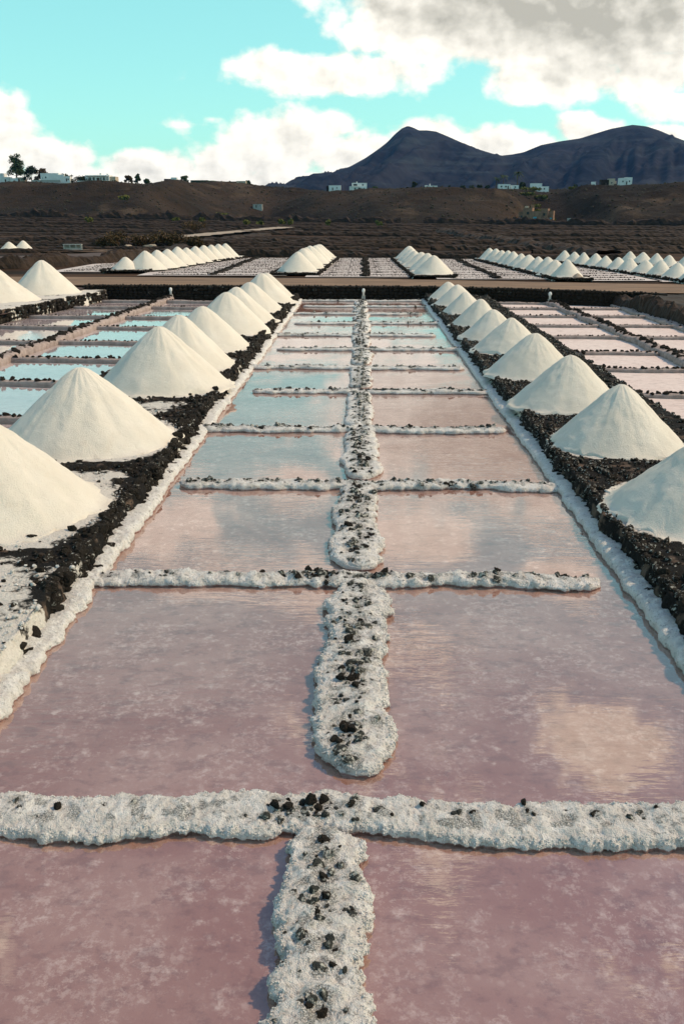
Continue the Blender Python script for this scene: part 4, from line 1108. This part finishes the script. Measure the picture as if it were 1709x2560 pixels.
# ------------------------------------------------------------------ houses on the hill
def house(label, X, Y, z, blocks, windows=(), doors=(), rz=0, mat='white', cat='house', group=None, name='house', extras=()):
    """blocks: (x, y, w, d, h[, z0, material]); windows and doors: (x, front y, z, w, h[, material])"""
    r = empty(name, (X, Y, z), rz); tag(r, label, cat, group)
    if mat != 'stonehouse': r.scale = (.74, .74, .80)
    for b in blocks:
        x, y, w, d, h = b[:5]; z0 = b[5] if len(b) > 5 else 0; mm = b[6] if len(b) > 6 else mat
        wl = MB().box((x, y, z0 + h / 2 - (1.5 if z0 == 0 else 0)), (w, d, h + (3 if z0 == 0 else 0))).build('wall', M[mm], r)
        pr = MB(); t = .22; zt = z0 + h + .15
        pr.box((x, y - d / 2 + t / 2 - .01, zt), (w + .06, t, .32)); pr.box((x, y + d / 2 - t / 2 + .01, zt), (w + .06, t, .32))
        pr.box((x - w / 2 + t / 2 - .01, y, zt), (t, d - 2 * t, .32)); pr.box((x + w / 2 - t / 2 + .01, y, zt), (t, d - 2 * t, .32))
        pr.build('parapet', M[mm], r)
    for wd in windows:
        x, y, zz, w, h = wd[:5]
        fr = MB().box((x, y - .06, zz), (w + .24, .10, h + .24)).build('window', M['white' if mat != 'stonehouse' else 'door'], r)
        MB().box((x, y - .135, zz), (w, .05, h)).build('pane', M['pane'], fr)
    for d_ in doors:
        x, y, zz, w, h = d_[:5]; MB().box((x, y - .08, zz), (w, .14, h)).build('door', M[d_[5] if len(d_) > 5 else 'door'], r)
    for nm, c, dim, mm in extras: MB().box(c, dim).build(nm, M[mm], r)
    return r

def hillside():
    # houses to the sunward-away end of the crest
    def spot(az, Y):
        lim = float(np.interp(az, YC_AZ, YC)) - 4; Y = lim if Y > lim - 12 else Y
        x = at_az(az, Y); return x, Y, hz1(x, Y) + .8
    X, Y, z = spot(-15.25, 572)
    house('long white flat-roofed house with veranda and two roof chimneys', X, Y, z - .2, [(0, 0, 19, 9, 4.6), (-8.2, -5.0, 2.4, 1.2, 4.0), (11.5, 1, 5, 8, 3.6, 0, 'beige')],
          [(x_, -4.5, 2.3, 1.5, 2.0) for x_ in (-5.5, -2.8, 3.2, 5.4, 7.6)], [(0, -4.5, 1.5, 2.0, 3.0), (1.5, -4.5, 1.5, 0.8, 3.0)], rz=R(-4),
          extras=[('veranda_roof', (0, -5.6, 4.3), (17.5, 2.4, .25), 'white'), ('chimney', (1.2, .5, 5.7), (1.3, 1.2, 1.6), 'white'), ('chimney', (6.8, .5, 5.4), (1.1, 1, 1.2), 'white'),
                  ('terrace_wall', (-2, -9.5, -.1), (25, .5, 1.9), 'white')] + [('veranda_post', (x_, -6.6, 2.1), (.25, .25, 4.2), 'white') for x_ in (-8, -4, 0, 4, 8)])
    X, Y, z = spot(-17.6, 575)
    house('white house of stepped blocks beside the walled garden', X, Y, z - .2, [(-4, 0, 14, 9, 5.4), (4.4, -1.2, 6.0, 8, 4.4), (9.6, -1.6, 4.2, 7, 3.3)], [(-7, -4.5, 2.8, 1.0, 1.1), (10.4, -5.1, 1.6, .9, 1.0)], [(9, -5.1, 1.1, .9, 2.1)], rz=R(3),
          extras=[('garden_wall', (-6, -8, .2), (22, .4, 1.6), 'concrete')])
    X, Y, z = spot(-20.6, 585)
    house('white house mostly hidden by the wispy tree', X, Y, z, [(-3, 0, 14, 9, 6), (6, -2, 6, 7, 3.4)], [(-5, -4.5, 3, 1.1, 1.2), (0, -4.5, 3, 1.1, 1.2)], [(6, -5.5, 1.1, 1, 2.1)])
    X, Y, z = spot(-19.5, 570)
    house('small pink-tinted shed with white wall below the wispy tree', X, Y, z, [(0, 0, 7, 5, 2.8, 0, 'beige'), (-4.5, -3, 6, .4, 2.2)], [(1.5, -2.5, 1.6, 1, 1)], [(-1, -2.5, 1, 1, 2)])
    X, Y, z = spot(-11.2, 640)
    house('small white cube house on the skyline beside a dark shed', X, Y, z, [(3, 0, 5, 5, 3.8), (-2.6, .6, 6, 5, 2.8, 0, 'rock_wall')], [(3.6, -2.5, 1.9, 1, 1.1)], [(2.1, -2.5, 1.1, .9, 2.1)])
    X, Y, z = spot(-9.55, 650)
    house('long low green net house on the skyline', X, Y, z, [(0, 0, 16, 7, 2.7, 0, 'leaf_dark'), (11, 0, 6, 7, 2.4, 0, 'green')], [], [(2, -3.5, 1.1, 1.4, 2)], mat='green', cat='greenhouse', name='greenhouse')
    X, Y, z = spot(-7.3, 690)
    house('low beige house with dark lean-to on the skyline', X, Y, z, [(3, 0, 9, 7, 3.2, 0, 'beige'), (-6, 0, 9, 6, 2.8, 0, 'rock_wall')], [(1.5, -3.5, 1.7, 1, 1.1), (5, -3.5, 1.7, 1, 1.1)], [(3.3, -3.5, 1.1, .9, 2.1)])
    X, Y, z = spot(-6.2, 545)
    house('small pale green hut down in the hollow', X, Y, z, [(0, 0, 7, 4, 2.0, 0, 'concrete')], [(2, -2.0, 1.2, .8, .6)], [(-1, -2.0, .9, .9, 1.7)], cat='hut', name='hut')
    X, Y, z = spot(-1.62, 690)
    house('plain white box house with beige end alone on the rim', X, Y, z, [(0, 0, 11, 7, 3.7), (-6.7, .5, 2.2, 6, 3.2, 0, 'rock_wall')], [(2, -3.5, 2, .9, 1)], [(-2, -3.5, 1.1, .9, 2.1)])
    X, Y, z = spot(-.25, 640)
    house('two-storey white house with dark balcony opening on the rim', X, Y, z, [(0, 0, 15, 8, 3.2), (1.2, .6, 13, 6.4, 2.7, 3.2)], [(-3, -4, 1.7, 1.4, 1.3), (1, -4, 1.7, 2.4, 1.5), (5, -4, 1.7, 1.2, 1.2), (-2.8, -2.6, 4.7, 3.4, 1.5), (4, -2.6, 4.7, 1.2, 1.2)], [(3, -4, 1.1, .9, 2.1)], rz=R(5),
          extras=[('balcony', (-3, -4.3, 3.3), (8, 1.4, .25), 'white'), ('chimney', (-1, 1, 6.7), (.9, .9, 1.2), 'white'), ('garden_wall', (11, -2, .6), (7, .4, 1.4), 'white')])
    X, Y, z = spot(4.05, 595)
    house('small white house with a single chimney beside a round tree', X, Y, z - .2, [(0, 0, 10, 6, 2.9), (-4, .5, 2, 5, 3.2)], [(-1, -3, 1.6, 1.2, 1.1), (2.4, -3, 1.6, 1.2, 1.1)], [(.6, -3, 1.1, .9, 2.1)], extras=[('chimney', (-.8, .5, 3.9), (.8, .8, 1.5), 'white')])
    X, Y, z = spot(8.3, 575)
    house('low white house between the palms on the rim', X, Y, z - .2, [(0, 0, 9, 6, 3.0), (8.4, 1, 6, 5, 2.4)], [(-2.4, -3, 1.7, 1.2, 1.1), (1, -3, 1.7, 1.2, 1.1), (8.6, -1.5, 1.4, 1.2, 1)], [(2.8, -3, 1.1, .9, 2.1)])
    X, Y, z = spot(10.2, 590)
    house('white cube house with lower side wing beside the palms', X, Y, z - .2, [(-1, 0, 8.6, 7, 5.2), (6, 0, 6.2, 6, 3.0)], [(-1.8, -3.5, 2.6, 1, 1.1), (5.4, -3, 1.6, 1.1, 1.1)], [(1.4, -3.5, 1.1, .9, 2.1)])
    X, Y, z = spot(14.15, 560)
    house('unfinished brown block house with beige end on the spur', X, Y, z - .3, [(-2.6, .5, 6.0, 6, 4.0, 0, 'rock_wall'), (2.2, 0, 4.4, 6, 4.6, 0, 'beige'), (5.0, .6, 1.6, 5, 3.2, 0, 'beige')], [(2, -3, 2.2, 1, 1.1)], [(-2, -2.5, 1.1, 1, 2.1)], mat='beige')
    X, Y, z = spot(15.05, 560)
    house('plain white double-cube house on the spur', X, Y, z - .4, [(-1.9, 0, 4.4, 6, 4.0), (2.4, -.4, 4.4, 6.4, 4.4)], [(2.6, -3.6, 2.2, .9, 1), (-2, -3, 2.1, .9, 1)], [(.7, -3.6, 1.1, .8, 2.1)])
    X, Y, z = spot(13.35, 575)
    house('tiny white water cabin on the rim of the gully', X, Y, z, [(0, 0, 3.0, 3, 3.6)], [(.5, -1.5, 1.9, .6, .6)], [(-.5, -1.5, 1.1, .8, 2)], cat='cabin', name='cabin')
    X, Y, z = spot(10.25, 470)
    zz = z
    house('ruined tawny stone farmhouse of several blocks with a blue door', X, Y, zz, [(-3.8, 0, 4.5, 7, 6.4), (-6.8, 1, 3.0, 6, 4.6), (.4, -1.0, 6.0, 6, 4.8), (4.2, .4, 3.4, 7, 6.0), (7.2, 1, 2.4, 5, 5.0)],
          [(-3.6, -3.5, 4.2, .9, 1.0), (4.2, -3.1, 3.6, .8, 1.0), (-6.8, -2, 2.6, .7, .8)], [(0, -4.0, 1.25, 1.6, 2.5, 'door_blue'), (7.2, -1.5, 1.1, .9, 2.0, 'door_blue')], mat='stonehouse', rz=R(-18),
          extras=[('broken_wall', (-4.6, -1, 6.9), (1.8, .5, 1.2), 'beige'), ('broken_wall', (-2.4, 2.2, 7.2), (1.5, .5, 1.8), 'stonehouse'), ('yard_wall', (-13, 1, .8), (9, .5, 1.6), 'stonehouse')])
    X, Y, z = spot(12.2, 462)
    house('small grey hut beside the ruined farmhouse', X, Y, z, [(0, 0, 3.4, 3, 2.2, 0, 'concrete')], [(.8, -1.5, 1.3, .6, .6)], [(-.5, -1.5, 1, .8, 1.9)], cat='hut', name='hut')

    # trees
    X, Y, z = spot(-19.75, 578)
    tree('wispy_tree', 'tall wispy feathery tree beside the white house on the skyline', X, Y, z, 15.5, 6.2, 900, M['leaf'], nclump=34, n=3600, leaf=.40, trunk=.5, lean=.06, base_frac=.32)
    for i, (az, Yd, H, sp, mt, lab) in enumerate([(-18.95, 574, 8.5, 5.0, 'leaf_dark', 'broad dark tree next to the wispy tree'), (-18.35, 572, 7.0, 4.2, 'leaf_brown', 'brownish round tree beside the stepped white house'),
                                                    (-13.6, 566, 3.8, 2.8, 'leaf_brown', 'dark brown round tree at the end of the veranda house'), (-13.1, 564, 5.0, 2.0, 'leaf', 'pointed bright green tree at the end of the veranda house'),
                                                    (-12.6, 562, 2.0, 2.0, 'leaf', 'low green tree past the pointed tree'), (-10.45, 648, 5.0, 3.2, 'leaf', 'round green tree between the cube house and the net house'),
                                                    (-6.75, 688, 3.6, 2.2, 'leaf', 'little round tree by the low beige house'), (3.05, 600, 5.4, 2.2, 'leaf_dark', 'round dark tree standing alone by the small white house'),
                                                    (-17.0, 640, 3.6, 5.0, 'leaf_dark', 'dark skyline tree behind the stepped white house'), (-16.2, 650, 2.8, 5.5, 'leaf_dark', 'flat dark skyline tree behind the veranda house'),
                                                    (.75, 636, 3.0, 2.6, 'leaf', 'small green tree by the two-storey house'), (9.35, 578, 3.4, 2.4, 'leaf_dark', 'round dark tree beside the white cube house')]):
        X, Y, z = spot(az, Yd)
        tree('tree', lab, X, Y, z - .2, H, sp, 910 + i * 3, M[mt], nclump=20, n=1500, leaf=.42, trunk=.3, base_frac=.12)
    for i, (az, Yd, H, lab) in enumerate([(7.85, 585, 6.6, 'shorter palm of the pair behind the low white house'), (8.25, 590, 8.0, 'taller palm of the pair behind the low white house'), (9.05, 585, 9.6, 'tall slender palm between the white houses')]):
        X, Y, z = spot(az, Yd); palm(lab, X, Y, z, H, 960 + i)
    for i, (az, Yd) in enumerate([(5.9, 585), (6.4, 588), (6.9, 590), (7.3, 586), (12.4, 600), (5.2, 590)]):
        X, Y, z = spot(az, Yd); bush('small dark skyline bush on the rim past the small white house', X, Y, z, 1.8, 2.2, 970 + i, M['leaf_dark'], 'dark bushes on the rim', 260, .4)
    for i, (az, Yd, w, h) in enumerate([(9.9, 545, 6, 2.2), (10.4, 530, 5, 2), (9.6, 522, 5, 1.8), (10.6, 505, 5, 2), (10.2, 512, 6, 2), (11.1, 490, 3, 1.6), (12.2, 548, 4, 1.6), (-8.4, 480, 5, 2.4), (-13.8, 455, 4, 2)]):
        X, Y, z = spot(az, Yd); bush('yellow-green shrub in the dry gully of the hill', X, Y, z, w, h, 980 + i, M['leaf_lime'], 'yellow-green shrubs on the hill', 420, .5)
    for i, (x, y, w, h) in enumerate([(-33.5, 131, 2.6, 1.9), (-30.5, 134, 3.4, 2.4), (-26.0, 134, 3.2, 2.2), (-23.5, 133, 2.4, 1.5), (-35.5, 132, 1.8, 1.2), (-37.5, 214, 4.5, 3.0)]):
        bush('ochre dry bush on the field edge behind the pale boulders', x, y, fz1(x, y), w, h, 1000 + i, M['leaf_brown'], 'ochre bushes of the yard edge', 900, .16)
    for i in range(9):
        rg = np.random.RandomState(1100 + i); az = [-16, -9.5, -6.8, -6.2, -4.8, -4.3, 1, -2, -11][i]; Y = 330 + rg.uniform(-30, 50); x = at_az(az, Y)
        bush('bright lime bush in the dark far fields', x, Y, fz1(x, Y), 1.8, 2.0, 1110 + i, M['leaf_lime'], 'lime bushes in the far fields', 240, .35)
    # scrub that nobody could count
    rg = np.random.RandomState(31); n = 9000
    az = rg.uniform(-22, 20, n); Y = rg.uniform(425, 690, n) ; x = Y * np.tan(np.radians(az)); z = hill_z(x, Y)
    s = rg.uniform(.2, .7, n) * (rg.rand(n) ** 1.6 + .25)
    VV = np.array(ROCK0)[rg.randint(0, 6, n)] * np.stack([s * 1.3, s * 1.3, s * .8], -1)[:, None, :] + np.stack([x, Y, z + s * .25], -1)[:, None, :]
    me = make_mesh('scrub', VV.reshape(-1, 3), (ICO0F[None] + (np.arange(n) * 12)[:, None, None]).reshape(-1, 3), False)
    o = add_obj('scrub', me, M['leaf_scrub']); tag(o, 'low dry scrub dotted over the brown hillside', 'scrub', None, 'stuff')
M['leaf_scrub'] = mat_simple('scrub_leaf', (0.030, 0.030, 0.018), (0.055, 0.045, 0.026), 0.05, rough=0.9)
hillside()

# ------------------------------------------------------------------ air
def haze():
    hb = MB().box((0, 300, 169.0), (12600, 12600, 342.0)).build('haze', None)
    m, T, out = new_mat('air'); v = T.node('ShaderNodeVolumePrincipled')
    v.inputs['Color'].default_value = (0.16, 0.42, 1.0, 1); v.inputs['Density'].default_value = 3e-5; v.inputs['Anisotropy'].default_value = 0.0
    T.l.new(v.outputs[0], out.inputs['Volume']); hb.data.materials.append(m); tag(hb, kind='stuff')
haze()
